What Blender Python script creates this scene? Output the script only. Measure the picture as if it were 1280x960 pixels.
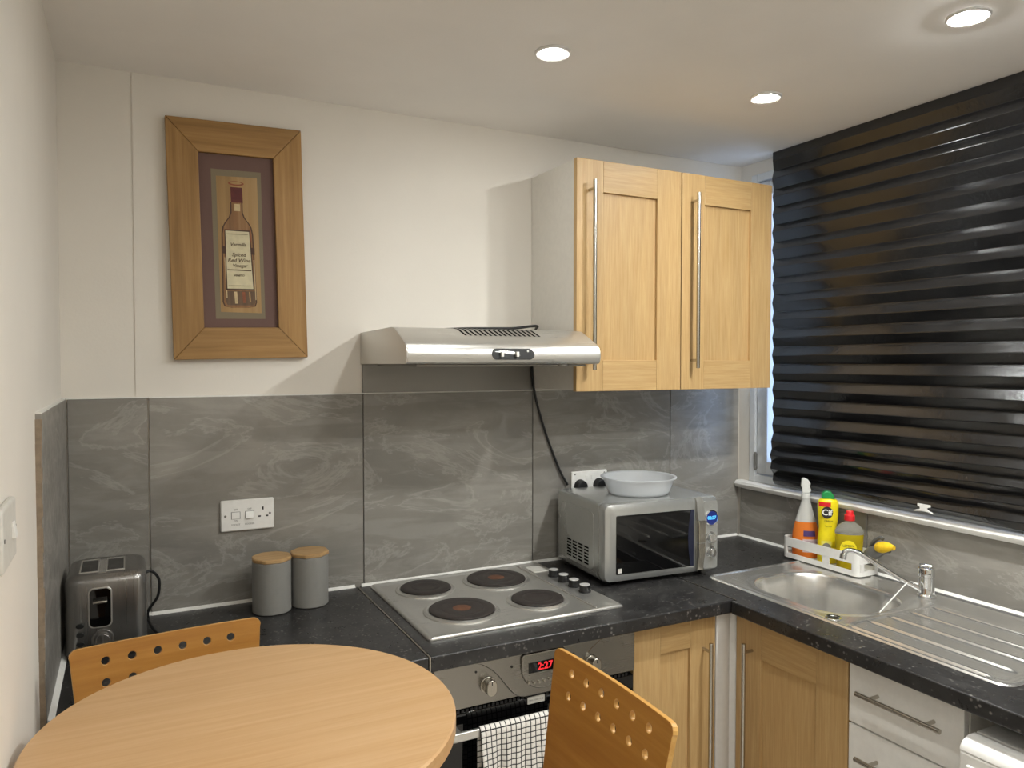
import bpy, bmesh, math, random
from mathutils import Vector, Matrix, noise
from math import sin, cos, pi, radians, sqrt, atan2, hypot
random.seed(7)
for o in list(bpy.data.objects): bpy.data.objects.remove(o)
SC = bpy.context.scene
COL = SC.collection

# ---------------------------------------------------------------- camera, sky, exposure
YAW, PITCH, ROLL = 0.4712, -0.0283, 0.0005
cam_d = bpy.data.cameras.new('camera'); cam = bpy.data.objects.new('camera', cam_d); COL.objects.link(cam)
cam_d.sensor_width = 36.0; cam_d.lens = 941.9 * 36 / 1280; cam_d.clip_start = 0.02
f_ = Vector((sin(YAW)*cos(PITCH), cos(YAW)*cos(PITCH), sin(PITCH)))
r_ = Vector((cos(YAW), -sin(YAW), 0)); u_ = r_.cross(f_)
r2 = cos(ROLL)*r_ + sin(ROLL)*u_; u2 = -sin(ROLL)*r_ + cos(ROLL)*u_
cam.matrix_world = Matrix(((r2.x, u2.x, -f_.x, 0.0), (r2.y, u2.y, -f_.y, -2.2925), (r2.z, u2.z, -f_.z, 1.6077), (0, 0, 0, 1)))
SC.camera = cam
world = bpy.data.worlds.new('dusk_sky'); SC.world = world; world.use_nodes = True
bg = world.node_tree.nodes['Background']
bg.inputs[0].default_value = (0.53, 0.69, 1.0, 1); bg.inputs[1].default_value = 9.5
SC.view_settings.view_transform = 'Standard'; SC.view_settings.look = 'None'
SC.view_settings.gamma = 1.0; SC.view_settings.use_curve_mapping = False
SC.view_settings.exposure = -1.12
LAMP_W = 1.7
LAMP_COL = (0.97, 1.0, 0.98)

# ---------------------------------------------------------------- material helpers
def lin(h):
    h = h.lstrip('#'); v = [int(h[i:i+2], 16)/255 for i in (0, 2, 4)]
    return tuple(c/12.92 if c <= .04045 else ((c+.055)/1.055)**2.4 for c in v) + (1,)
class NT:
    def __init__(s, name):
        s.m = bpy.data.materials.new(name); s.m.use_nodes = True; s.t = s.m.node_tree; s.b = s.t.nodes['Principled BSDF']
    def n(s, typ, **kw):
        nd = s.t.nodes.new(typ)
        for k, v in kw.items():
            if k in nd.inputs: nd.inputs[k].default_value = v
            else: setattr(nd, k, v)
        return nd
    def l(s, a, b): s.t.links.new(a, b)
    def coord(s, scale=(1, 1, 1), rand=False, kind='Object', loc=(0, 0, 0), rot=(0, 0, 0)):
        tc = s.n('ShaderNodeTexCoord'); mp = s.n('ShaderNodeMapping'); mp.inputs['Scale'].default_value = scale
        mp.inputs['Location'].default_value = loc; mp.inputs['Rotation'].default_value = rot
        if rand:
            oi = s.n('ShaderNodeObjectInfo'); ad = s.n('ShaderNodeVectorMath', operation='MULTIPLY_ADD')
            s.l(oi.outputs['Random'], ad.inputs[0]); ad.inputs[1].default_value = (13, 7, 9)
            s.l(tc.outputs[kind], ad.inputs[2]); s.l(ad.outputs[0], mp.inputs[0])
        else: s.l(tc.outputs[kind], mp.inputs[0])
        return mp.outputs[0]
    def noise(s, vec, scale, detail=4, rough=.55, dist=0):
        nz = s.n('ShaderNodeTexNoise', Scale=scale, Detail=detail, Roughness=rough, Distortion=dist); s.l(vec, nz.inputs['Vector']); return nz.outputs['Fac']
    def ramp(s, fac, stops):
        r = s.n('ShaderNodeValToRGB'); e = r.color_ramp.elements
        while len(e) < len(stops): e.new(.5)
        for i, (p, c) in enumerate(stops): e[i].position = p; e[i].color = c if len(c) == 4 else (*c, 1)
        s.l(fac, r.inputs[0]); return r.outputs[0]
    def mix(s, fac, a, b, typ='MIX'):
        m = s.n('ShaderNodeMix', data_type='RGBA', blend_type=typ)
        for sock, v in ((m.inputs[0], fac), (m.inputs[6], a), (m.inputs[7], b)):
            if hasattr(v, 'is_linked') or isinstance(v, bpy.types.NodeSocket): s.l(v, sock)
            else: sock.default_value = v
        return m.outputs[2]
    def bump(s, h, strength=.2, dist=.01):
        b = s.n('ShaderNodeBump', Strength=strength, Distance=dist); s.l(h, b.inputs['Height']); s.l(b.outputs[0], s.b.inputs['Normal'])
    def base(s, v):
        if isinstance(v, bpy.types.NodeSocket): s.l(v, s.b.inputs['Base Color'])
        else: s.b.inputs['Base Color'].default_value = v
    def set(s, **kw):
        for k, v in kw.items():
            k = k.replace('_', ' ')
            if isinstance(v, bpy.types.NodeSocket): s.l(v, s.b.inputs[k])
            else: s.b.inputs[k].default_value = v
        return s.m
def g(v): return (v, v, v, 1)
def plain(name, hexc, rough=.5, metal=0, var=.04, **kw):
    t = NT(name); c = lin(hexc); v = t.coord()
    nz = t.noise(v, 60, 3)
    d = tuple(x*(1-var) for x in c[:3])+(1,); e = tuple(min(1, x*(1+var)) for x in c[:3])+(1,)
    t.base(t.ramp(nz, [(.35, d), (.65, e)]))
    return t.set(Roughness=rough, Metallic=metal, **kw)
def paint(name, hexc, rough=.75, bump=.06):
    t = NT(name); c = lin(hexc); v = t.coord()
    n1 = t.noise(v, 2.2, 5); n2 = t.noise(v, 140, 3)
    a = tuple(x*.95 for x in c[:3])+(1,)
    t.base(t.ramp(n1, [(.35, a), (.65, c)])); t.bump(n2, bump, .004)
    return t.set(Roughness=rough)
def wood(name, c0, c1, c2, axis='Z', rough=.42, scale=1.0, rand=True, contrast=1.0):
    t = NT(name); sc = {'X': (1.6, 38, 38), 'Y': (38, 1.6, 38), 'Z': (38, 38, 1.6)}[axis]
    sc2 = {'X': (.7, 7, 7), 'Y': (7, .7, 7), 'Z': (7, 7, .7)}[axis]
    v = t.coord(tuple(k*scale for k in sc), rand); v2 = t.coord(tuple(k*scale for k in sc2), rand)
    fine = t.noise(v, 3.0, 6, .65); broad = t.noise(v2, 1.6, 3, .5, .8)
    col = t.ramp(fine, [(.32, lin(c0)), (.52, lin(c1)), (.72, lin(c2))])
    tone = t.ramp(broad, [(.35, g(1-.16*contrast)), (.65, g(1.0))])
    t.base(t.mix(1.0, col, tone, 'MULTIPLY')); t.bump(fine, .06, .002)
    return t.set(Roughness=rough)
def steel(name, hexc='#d6d4cf', rough=.28, axis='X', brush=.12, metal=.86):
    t = NT(name); sc = {'X': (1.5, 160, 160), 'Y': (160, 1.5, 160), 'Z': (160, 160, 1.5)}[axis]
    v = t.coord(sc); nz = t.noise(v, 3, 3, .6); sm = t.noise(t.coord((1, 1, 1)), 9, 4)
    r = t.n('ShaderNodeMapRange'); t.l(nz, r.inputs[0]); r.inputs[3].default_value = rough-brush*.5; r.inputs[4].default_value = rough+brush
    r2 = t.n('ShaderNodeMath', operation='MULTIPLY_ADD'); t.l(sm, r2.inputs[0]); r2.inputs[1].default_value = .10; t.l(r.outputs[0], r2.inputs[2])
    c = lin(hexc); t.base(t.ramp(nz, [(.3, tuple(x*.95 for x in c[:3])+(1,)), (.7, c)])); t.bump(nz, .012, .001)
    return t.set(Metallic=metal, Roughness=r2.outputs[0])

# ---------------------------------------------------------------- materials
M = {}
M['wall'] = paint('wall_paint', '#e6e0d6'); M['ceiling'] = paint('ceiling_paint', '#f1ede8', .85)
def tile_mat():
    t = NT('stone_tile'); v = t.coord((1, 1, 1), True); v2 = t.coord((1, 1, 2.2), True, rot=(0, .45, 0))
    big = t.noise(v2, 1.7, 5, .6, .8); fine = t.noise(v, 34, 6, .7, .3); vein = t.noise(v2, 2.1, 7, .66, 1.3); streak = t.noise(t.coord((1.2, 1.2, 7), True, rot=(0, .5, 0)), 2.4, 5, .6, .6)
    col = t.ramp(big, [(.3, lin('#797570')), (.5, lin('#86827b')), (.7, lin('#959088'))])
    col = t.mix(t.ramp(fine, [(.35, g(0)), (.75, g(.22))]), col, lin('#74716b'))
    col = t.mix(t.ramp(streak, [(.40, g(.22)), (.5, g(0)), (.60, g(0)), (.72, g(.28))]), col, lin('#b0aca4'))
    band = t.ramp(vein, [(.52, g(0)), (.545, g(.26)), (.57, g(.04)), (.66, g(.0)), (.72, g(.35)), (.80, g(.1))])
    col = t.mix(band, col, lin('#c4c0b8'))
    t.base(col); t.bump(fine, .12, .003)
    return t.set(Roughness=t.ramp(fine, [(.3, g(.30)), (.7, g(.48))]))
M['tile'] = tile_mat()
M['tile_edge'] = plain('raw_tile_edge', '#8f7f6c', .8, 0, .15)
M['grout'] = plain('dark_grout', '#4a4844', .8); M['caulk'] = plain('white_sealant', '#e8e6e0', .4)
def worktop_mat():
    t = NT('charcoal_laminate'); v = t.coord()
    n1 = t.noise(v, 9, 6, .65, .5); vo = t.n('ShaderNodeTexVoronoi', Scale=85.0); t.l(v, vo.inputs['Vector'])
    nz = t.noise(v, 22, 5, .7)
    col = t.ramp(n1, [(.3, lin('#1d1c1c')), (.55, lin('#2a2929')), (.75, lin('#3c3b3a'))])
    sp = t.ramp(vo.outputs['Distance'], [(.0, g(.9)), (.20, g(.6)), (.34, g(0))])
    gate = t.ramp(nz, [(.48, g(0)), (.56, g(.9))])
    m = t.mix(1.0, sp, gate, 'MULTIPLY'); col = t.mix(m, col, lin('#85827d'))
    t.base(col); t.bump(nz, .05, .002)
    return t.set(Roughness=t.ramp(nz, [(.3, g(.25)), (.7, g(.38))]))
M['worktop'] = worktop_mat()
OAK = ('#b5925f', '#c09e6c', '#c9aa79')
M['oak_v'] = wood('oak_vertical_grain', *OAK, 'Z', .42, 1.5, True, .55); M['oak_x'] = wood('oak_cross_grain', *OAK, 'X', .42, 1.5, True, .55); M['oak_y'] = wood('oak_cross_grain_deep', *OAK, 'Y', .42, 1.5, True, .55)
M['white'] = plain('white_melamine', '#dedad2', .35, 0, .02); M['whiteplastic'] = plain('white_plastic', '#e9e7e2', .3, 0, .02)
M['gloss_white'] = plain('glossy_white_film', '#e0ddd8', .12, 0, .02)
M['bezel'] = plain('bezel_enamel', '#d8d6d2', .3, .2, .02); M['pvc'] = plain('window_plastic', '#dfe1e2', .3, 0, .02)
M['steel'] = steel('brushed_steel', rough=.23); M['steel_y'] = steel('brushed_steel_deep', axis='Y', rough=.17, brush=.08); M['steel_v'] = steel('brushed_steel_upright', axis='Z')
M['steel_dark'] = steel('dull_steel', '#8f8c87', .38)
M['fascia'] = steel('fascia_steel', '#96938d', .20, 'X', .04, 1.0)
M['toaster_steel'] = steel('toaster_steel', '#8f8c88', .22, 'Z')
M['chrome'] = plain('chrome', '#e4e6e8', .07, 1.0, .01); M['satin'] = plain('satin_nickel', '#b9b4aa', .26, 1.0, .02)
M['black'] = plain('black_plastic', '#161616', .4); M['blackgloss'] = plain('black_glass', '#060607', .04, 0, .02)
M['void'] = plain('dark_void', '#060606', 1.0, 0, 0, Specular_IOR_Level=0.0); M['rubber'] = plain('black_rubber', '#121212', .6)
M['iron'] = plain('cast_iron', '#3a3431', .5, .3, .18)
M['rust'] = plain('rusty_centre', '#6a4632', .6, .2, .2)
M['silver_bright'] = plain('spun_metal', '#dcdbd8', .3, .35, .03); M['silver'] = plain('silver_paint', '#bcbdba', .24, .7, .02)
M['silver_dark'] = plain('grey_paint', '#8e8c86', .35, .4, .02)
M['navy'] = plain('navy_plastic', '#1b1f34', .2)
M['beech_top'] = wood('beech_laminate', '#c1986a', '#c8a174', '#cea97e', 'X', .33, .6, False, .22)
M['beech_edge'] = wood('beech_edge', '#bd9062', '#c69a69', '#cfa574', 'X', .4, .5, False, .3)
M['ply'] = wood('beech_plywood', '#a06a2b', '#ab7632', '#b6823d', 'X', .38, .5, True, .5)
M['ply_edge'] = wood('ply_edge', '#bd8a40', '#cb9a50', '#d7aa62', 'X', .35, .5, True, .4)
M['ply_v'] = wood('beech_plywood_warm', '#a8702c', '#b37a34', '#bd853d', 'Y', .33, .5, True, .4)
M['pine'] = wood('honey_pine', '#8f6a38', '#a37b45', '#b18a53', 'Z', .45, .55, True, 1.3)
M['pine_x'] = wood('honey_pine_cross', '#8f6a38', '#a37b45', '#b18a53', 'X', .45, .55, True, 1.3)
M['bamboo'] = wood('bamboo_lid', '#a98558', '#b99565', '#c4a274', 'X', .45, .8, True, .6)
M['canister'] = plain('grey_enamel', '#8a8883', .5, 0, .02)
M['floor'] = wood('floor_laminate', '#cfc8bf', '#d8d1c8', '#e0dad1', 'Y', .4, .3, False)
def glass(name, c, rough, ior=1.45, trans=1.0, **kw):
    t = NT(name); t.base(lin(c)); return t.set(Roughness=rough, IOR=ior, Transmission_Weight=trans, **kw)
M['glass'] = glass('window_glass', '#f4f8fa', .0, 1.02)
M['frost'] = glass('frosted_plastic', '#f4f6f8', .34, 1.15, .62)
M['orange'] = glass('orange_liquid_plastic', '#f2883a', .25, 1.2, .25)
M['clearwhite'] = glass('milky_clear_plastic', '#ecebe6', .25, 1.2, .45)
M['mist'] = plain('misty_plastic', '#d2d2ce', .25, 0, .03); M['clear'] = glass('clear_plastic', '#f2f2ea', .06, 1.15, .85)
M['yliquid'] = glass('yellow_liquid', '#e6cf2c', .08, 1.25, .55)
M['yellow'] = plain('yellow_plastic', '#ecd71d', .3, 0, .03); M['yellow_pale'] = plain('pale_yellow_label', '#eadf6a', .4)
M['green'] = plain('green_plastic', '#1f8a48', .3); M['red'] = plain('red_plastic', '#d9262b', .3)
M['purple'] = plain('purple_label', '#4b3566', .4); M['label_lilac'] = plain('lilac_label', '#c9b3b4', .45, 0, .08)
M['sponge'] = plain('yellow_sponge', '#e3b91c', .85, 0, .15); M['grey_plastic'] = plain('grey_plastic', '#5c5b57', .4)
M['ink'] = plain('dark_ink', '#25201c', .6); M['greyink'] = plain('grey_ink', '#77746e', .6)
M['paper'] = plain('sticker_paper', '#cfccc4', .5)
def emit(name, c, s):
    t = NT(name); t.base((0, 0, 0, 1)); t.b.inputs['Emission Color'].default_value = c; t.b.inputs['Emission Strength'].default_value = s; return t.m
M['led'] = emit('red_digits', (1, .02, .03, 1), 3.2); M['blueled'] = emit('blue_digits', (.10, .55, 1, 1), 4.0); M['bluelcd'] = emit('blue_display', (.01, .035, .30, 1), 1.2)
M['lamp'] = emit('lit_lens', (.98, 1, .98, 1), 420.0); M['lamp_strong'] = emit('bright_lit_lens', (.98, 1, .98, 1), 2600.0)
def blind_mat():
    t = NT('black_pleated_film'); v = t.coord((1, 1, 1)); n1 = t.noise(v, 60, 5, .6); n2 = t.noise(t.coord((1, 1, 4)), 6, 3)
    t.base(t.ramp(n2, [(.3, lin('#121213')), (.7, lin('#1a1a1b'))])); t.bump(n1, .12, .004)
    return t.set(Roughness=t.ramp(n2, [(.35, g(.13)), (.65, g(.24))]), IOR=1.6)
M['blind'] = blind_mat()
def towel_mat():
    t = NT('waffle_check_cotton'); tc = t.n('ShaderNodeTexCoord'); sx = t.n('ShaderNodeSeparateXYZ'); t.l(tc.outputs['UV'], sx.inputs[0])
    outs = []
    for k in (0, 1):
        a = t.n('ShaderNodeMath', operation='MULTIPLY'); t.l(sx.outputs[k], a.inputs[0]); a.inputs[1].default_value = 1/.0138
        f = t.n('ShaderNodeMath', operation='FRACT'); t.l(a.outputs[0], f.inputs[0])
        d = t.n('ShaderNodeMath', operation='SUBTRACT'); t.l(f.outputs[0], d.inputs[0]); d.inputs[1].default_value = .5
        b = t.n('ShaderNodeMath', operation='ABSOLUTE'); t.l(d.outputs[0], b.inputs[0]); outs.append(b.outputs[0])
    mx = t.n('ShaderNodeMath', operation='MAXIMUM'); t.l(outs[0], mx.inputs[0]); t.l(outs[1], mx.inputs[1])
    t.base(t.ramp(mx.outputs[0], [(.0, lin('#ece8e2')), (.40, lin('#e2ddd6')), (.43, lin('#1b1a1c'))]))
    inv = t.n('ShaderNodeMath', operation='SUBTRACT'); inv.inputs[0].default_value = .5; t.l(mx.outputs[0], inv.inputs[1])
    t.bump(inv.outputs[0], .5, .004); return t.set(Roughness=.9)
M['towel'] = towel_mat()
M['mat_board'] = paint('mulberry_mat', '#6a5048', .7, .1); M['taupe'] = paint('taupe_paint', '#7f735c', .7, .1)
M['ochre'] = wood('ochre_brushwork', '#9a7a4c', '#b08c5a', '#bc9b6c', 'Z', .6, .25, False, 1.5)
M['amber'] = wood('amber_glass_paint', '#7d5a36', '#94693f', '#a98255', 'Z', .5, .5, False, 1.5)
M['umber'] = plain('umber_paint', '#4a3020', .6, 0, .1); M['umber_glass'] = wood('dark_glass_paint', '#5a4430', '#6b523a', '#836a4c', 'Z', .5, .5, False, 1.5); M['rust_paint'] = plain('rust_paint', '#8a4e30', .6, 0, .12); M['burgundy'] = plain('burgundy_paint', '#5c231f', .6, 0, .15)
M['cream'] = plain('cream_paint', '#d0c6a4', .6, 0, .06); M['highlight'] = plain('pale_stroke', '#c4ad84', .6, 0, .1)

# ---------------------------------------------------------------- mesh helpers
def BM(): return bmesh.new()
def box(bm, x0, x1, y0, y1, z0, z1):
    v = [bm.verts.new(p) for p in ((x0, y0, z0), (x1, y0, z0), (x1, y1, z0), (x0, y1, z0), (x0, y0, z1), (x1, y0, z1), (x1, y1, z1), (x0, y1, z1))]
    for q in ((3, 2, 1, 0), (4, 5, 6, 7), (0, 1, 5, 4), (1, 2, 6, 5), (2, 3, 7, 6), (3, 0, 4, 7)): bm.faces.new([v[i] for i in q])
    return bm
def loft(bm, rings, cap=True, closed=True):
    R = [[bm.verts.new(p) for p in r] for r in rings]; n = len(R[0])
    for a, b in zip(R, R[1:]):
        for i in range(n if closed else n-1):
            j = (i+1) % n; bm.faces.new((a[i], a[j], b[j], b[i]))
    if cap: bm.faces.new(R[0][::-1]); bm.faces.new(R[-1])
    return R
def frame_of(d):
    d = d.normalized(); a = Vector((0, 0, 1)) if abs(d.z) < .9 else Vector((1, 0, 0)); u = d.cross(a).normalized(); return u, d.cross(u)
def cyl(bm, p0, p1, r0, r1=None, seg=20, cap=True):
    p0, p1 = Vector(p0), Vector(p1); r1 = r0 if r1 is None else r1; u, w = frame_of(p1-p0)
    loft(bm, [[p+(u*cos(2*pi*i/seg)+w*sin(2*pi*i/seg))*r for i in range(seg)] for p, r in ((p0, r0), (p1, r1))], cap)
    return bm
def lathe(bm, prof, c=(0, 0, 0), seg=32, sx=1, sy=1, cap=True):
    loft(bm, [[(c[0]+sx*r*cos(2*pi*i/seg), c[1]+sy*r*sin(2*pi*i/seg), c[2]+z) for i in range(seg)] for r, z in prof], cap)
    return bm
def spline(pts, n=8):
    P = [Vector(p) for p in pts]; P = [P[0]*2-P[1]]+P+[P[-1]*2-P[-2]]; out = []
    for i in range(1, len(P)-2):
        for k in range(n):
            t = k/n; a, b, c, d = P[i-1:i+3]
            out.append(.5*((2*b)+(c-a)*t+(2*a-5*b+4*c-d)*t*t+(3*b-a-3*c+d)*t**3))
    return out+[P[-2]]
def tube(bm, pts, r, seg=10, smooth=8):
    P = spline(pts, smooth) if smooth else [Vector(p) for p in pts]; rings = []; u = None
    for i, p in enumerate(P):
        d = (P[min(i+1, len(P)-1)]-P[max(i-1, 0)]).normalized()
        if u is None: u, w = frame_of(d)
        else: u = (u-d*u.dot(d)).normalized(); w = d.cross(u)
        rr = r if not callable(r) else r(i/(len(P)-1))
        rings.append([p+(u*cos(2*pi*k/seg)+w*sin(2*pi*k/seg))*rr for k in range(seg)])
    loft(bm, rings); return bm
def rrect(x0, x1, y0, y1, r, n=6):
    out = []
    for cx, cy, a in ((x1-r, y1-r, 0), (x0+r, y1-r, 90), (x0+r, y0+r, 180), (x1-r, y0+r, 270)):
        for k in range(n+1): t = radians(a+90*k/n); out.append((cx+r*cos(t), cy+r*sin(t)))
    return out
def prism(bm, poly, f0, f1):
    """poly of 2-D points; f0/f1 map a 2-D point to 3-D for the two ends."""
    loft(bm, [[f0(*p) for p in poly], [f1(*p) for p in poly]]); return bm
def pz(bm, poly, z0, z1): return prism(bm, poly, lambda a, b: (a, b, z0), lambda a, b: (a, b, z1))
def py(bm, poly, y0, y1): return prism(bm, poly, lambda a, b: (a, y0, b), lambda a, b: (a, y1, b))
def px(bm, poly, x0, x1): return prism(bm, poly, lambda a, b: (x0, a, b), lambda a, b: (x1, a, b))
def mesh_of(name, bm, mat, smooth=35):
    bmesh.ops.recalc_face_normals(bm, faces=bm.faces[:]); me = bpy.data.meshes.new(name); bm.to_mesh(me); bm.free()
    me.materials.append(mat)
    if smooth:
        for p in me.polygons: p.use_smooth = True
        me.set_sharp_from_angle(angle=radians(smooth))
    return me
def root_matrix(o):
    m = Matrix.Identity(4)
    while o is not None: m = o.matrix_basis @ m; o = o.parent
    return m
def obj(name, bm, mat, parent=None, bevel=0, seg=2, smooth=35, local=False):
    """Links ONE mesh object. bm is in world coordinates unless local (then in the parent's)."""
    me = mesh_of(name, bm, mat, smooth); o = bpy.data.objects.new(name, me); COL.objects.link(o)
    if parent is not None:
        if not local: me.transform(root_matrix(parent).inverted())
        o.parent = parent
    elif not local:
        vs = [v.co for v in me.vertices]; c = Vector(((min(v.x for v in vs)+max(v.x for v in vs))/2, (min(v.y for v in vs)+max(v.y for v in vs))/2, min(v.z for v in vs)))
        me.transform(Matrix.Translation(-c)); o.location = c
    if bevel:
        b = o.modifiers.new('edge', 'BEVEL'); b.width = bevel; b.segments = seg; b.limit_method = 'ANGLE'; b.angle_limit = radians(40); b.harden_normals = False
    return o
def tag(o, label, cat, group=None):
    o['label'] = label; o['category'] = cat
    if group: o['group'] = group
    return o
def thing(name, label, cat, loc, rot=(0, 0, 0), group=None):
    o = bpy.data.objects.new(name, None); COL.objects.link(o); o.location = loc; o.rotation_euler = rot; o.empty_display_size = .05
    return tag(o, label, cat, group)
def struct(o): o['kind'] = 'structure'; return o
def lettering(name, s, size, mtx, mat, parent, local=False, ext=.0003, bold=0, shear=0):
    cu = bpy.data.curves.new('lettering', 'FONT'); cu.body = s; cu.size = size; cu.extrude = ext; cu.align_x = 'CENTER'; cu.align_y = 'CENTER'; cu.offset = bold; cu.shear = shear; cu.resolution_u = 3
    to = bpy.data.objects.new('lettering', cu); COL.objects.link(to)
    me = bpy.data.meshes.new_from_object(to.evaluated_get(bpy.context.evaluated_depsgraph_get())); bpy.data.objects.remove(to); bpy.data.curves.remove(cu)
    me.name = name; me.transform(mtx); me.materials.clear(); me.materials.append(mat)
    o = bpy.data.objects.new(name, me); COL.objects.link(o)
    if not local: me.transform(root_matrix(parent).inverted())
    o.parent = parent; return o
def face_y(x, y, z, roll=0):   # lettering that faces -y
    return Matrix.Translation((x, y, z)) @ Matrix.Rotation(roll, 4, 'Y') @ Matrix.Rotation(pi/2, 4, 'X')
def face_dir(p, nx, ny):        # lettering on an upright face with outward normal (nx, ny)
    n = Vector((nx, ny, 0)).normalized(); z = Vector((0, 0, 1)); xx = z.cross(n)
    return Matrix(((xx.x, z.x, n.x, p[0]), (xx.y, z.y, n.y, p[1]), (xx.z, z.z, n.z, p[2]), (0, 0, 0, 1)))

# ---------------------------------------------------------------- the room
XL, XR, ZC, YB, W = -.158, 2.207, 2.393, -4.2, .91; XO = -2.6    # the room opens to the left behind the viewer
struct(obj('floor', box(BM(), XO-.2, XR+.2, YB-.2, .2, -.1, 0), M['floor'], smooth=0))
struct(obj('ceiling', box(BM(), XO-.2, XR+.2, YB-.2, .2, ZC, ZC+.1), M['ceiling'], smooth=0))
bm = BM(); box(bm, .018, XR+.2, .010, .2, 0, ZC); box(bm, XO-.2, .018, .0125, .2, 0, ZC)
wall_back = struct(obj('wall_back', bm, M['wall'], smooth=0))
bm = BM(); box(bm, XL-.12, XL, -1.50, .012, 0, ZC); box(bm, XO-.2, XO, YB-.2, .012, 0, ZC)
wall_left = struct(obj('wall_left', bm, M['wall'], smooth=0))
struct(obj('wall_front', box(BM(), XO, XR+.2, YB-.2, YB, 0, ZC), M['wall'], smooth=0))
WY0, WY1, WZ0, WZ1 = -.050, -1.80, 1.125, 2.345     # window opening
bm = BM()
box(bm, XR, XR+.2, WY0, .02, 0, ZC); box(bm, XR, XR+.2, YB, WY1, 0, ZC); box(bm, XR, XR+.2, WY1, WY0, 0, WZ0); box(bm, XR, XR+.2, WY1, WY0, WZ1, ZC)
wall_right = struct(obj('wall_right', bm, M['wall'], smooth=0))
# tiles: large stone-look slabs, 10 mm proud of the plaster, 3 mm dark joints
for a, b, yf in ((-.144, .0455, .004), (.050, .6475, 0), (.6505, 1.2475, 0), (1.2505, 1.8475, 0), (1.8505, 2.196, 0)):
    obj('tile', box(BM(), a, b, yf, yf+.012, W-.01, 1.51), M['tile'], wall_back, .0012)
for a, b in ((-.012, -.5965), (-.5995, -1.1965), (-1.1995, -1.7965)):
    obj('tile', box(BM(), 2.197, 2.2085, b, a, W-.01, 1.108), M['tile'], wall_right, .0012)
obj('tile', box(BM(), XL-.001, -.147, -.615, .003, W-.01, 1.51), M['tile'], wall_left, .0012)
# raw edge of the side tile, grout line on the tops, sealant along the worktop
bm = BM(); N = 26
rag = [(XL-.001, -.6155)]+[]
for i in range(N):
    z0 = W-.01+(.6)*i/N; z1 = W-.01+.6*(i+1)/N
    box(bm, XL-.001, -.1475+random.uniform(-.002, .0012), -.620-random.uniform(0, .004), -.615, z0, z1)
struct(obj('trim_1', bm, M['tile_edge'], smooth=0))
bm = BM(); box(bm, -.147, 2.197, .002, .0165, 1.51, 1.5135); box(bm, XL, -.148, -.615, .002, 1.51, 1.5135)
struct(obj('trim_2', bm, M['caulk'], smooth=0))
bm = BM()
for a, b in ((.05, .62), (.64, 1.30), (1.30, 2.19)):
    px(bm, [(-.0005, W), (-.008, W), (-.0005, W+.008)], a, b)
px(bm, [(.0035, W), (-.004, W), (.0035, W+.008)], -.144, .05)
py(bm, [(2.1965, W), (2.189, W), (2.1965, W+.008)], -1.79, -.008)
py(bm, [(-.1465, W), (-.136, W), (-.1465, W+.010)], -.612, .0)
struct(obj('trim_3', bm, M['caulk']))
bm = BM(); py(bm, [(2.203, 1.108), (2.179, 1.108), (2.172, 1.114), (2.169, 1.124), (2.173, 1.133), (2.181, 1.137), (2.25, 1.137), (2.25, 1.1255), (2.203, 1.1255)], -1.80, -.006)
struct(obj('trim_4', bm, M['whiteplastic'], bevel=.001))
# hairline crack by the picture
# window
win = bpy.data.objects.new('window_1', None); COL.objects.link(win); win.location = (2.24, -.9, 1.137); struct(win)
def ring_frame(bm, y0, y1, z0, z1, w, x0, x1):
    box(bm, x0, x1, y0, y0+w, z0, z1); box(bm, x0, x1, y1-w, y1, z0, z1); box(bm, x0, x1, y0+w, y1-w, z0, z0+w); box(bm, x0, x1, y0+w, y1-w, z1-w, z1)
bm = BM(); ring_frame(bm, WY1, WY0, 1.137, WZ1, .030, 2.204, 2.275); obj('outer_frame', bm, M['pvc'], win, .003)
for a, b in ((-.93, -.083), (WY1+.033, -.935)):
    bm = BM(); ring_frame(bm, a, b, 1.170, WZ1-.034, .052, 2.212, 2.262); sash = obj('sash', bm, M['pvc'], win, .004)
    obj('glass_pane', box(BM(), 2.236, 2.240, a+.045, b-.045, 1.215, WZ1-.08), M['glass'], sash, smooth=0)
bm = BM(); box(bm, 2.201, 2.212, -.088, -.078, 1.19, 1.25); cyl(bm, (2.205, -.083, 1.185), (2.205, -.083, 1.255), .005); obj('hinge', bm, M['greyink'], win)

# ---------------------------------------------------------------- downlights
def downlight(x, y, label, power=1.0, lens='lamp'):
    t = thing('downlight', label, 'ceiling light', (x, y, ZC), group='recessed ceiling downlights')
    bm = BM(); lathe(bm, [(.046, -.0005), (.046, -.004), (.042, -.007), (.034, -.006), (.031, -.002), (.031, -.0005)], (x, y, ZC), 32, cap=False); obj('bezel', bm, M['bezel'], t)
    bm = BM(); lathe(bm, [(.001, -.0115), (.016, -.0108), (.026, -.0075), (.0305, -.003), (.0305, -.0005)], (x, y, ZC), 24); obj('lens', bm, M[lens], t)
    ld = bpy.data.lights.new('downlight_beam', 'AREA'); ld.shape = 'DISK'; ld.size = .055; ld.energy = LAMP_W*power; ld.color = LAMP_COL; ld.spread = radians(172)
    lo = bpy.data.objects.new('downlight_beam', ld); COL.objects.link(lo); lo.parent = t; lo.location = (0, 0, -.0125)
    return t
downlight(.967, -.621, 'lit recessed downlight in the ceiling in front of the cooker hood', .50)
downlight(1.687, -.630, 'lit recessed downlight in the ceiling before the wall cupboard beside the blind', .32)
downlight(1.703, -1.222, 'lit recessed downlight near the ceiling edge, closest to the top right corner', 6.0, 'lamp_strong')
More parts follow.
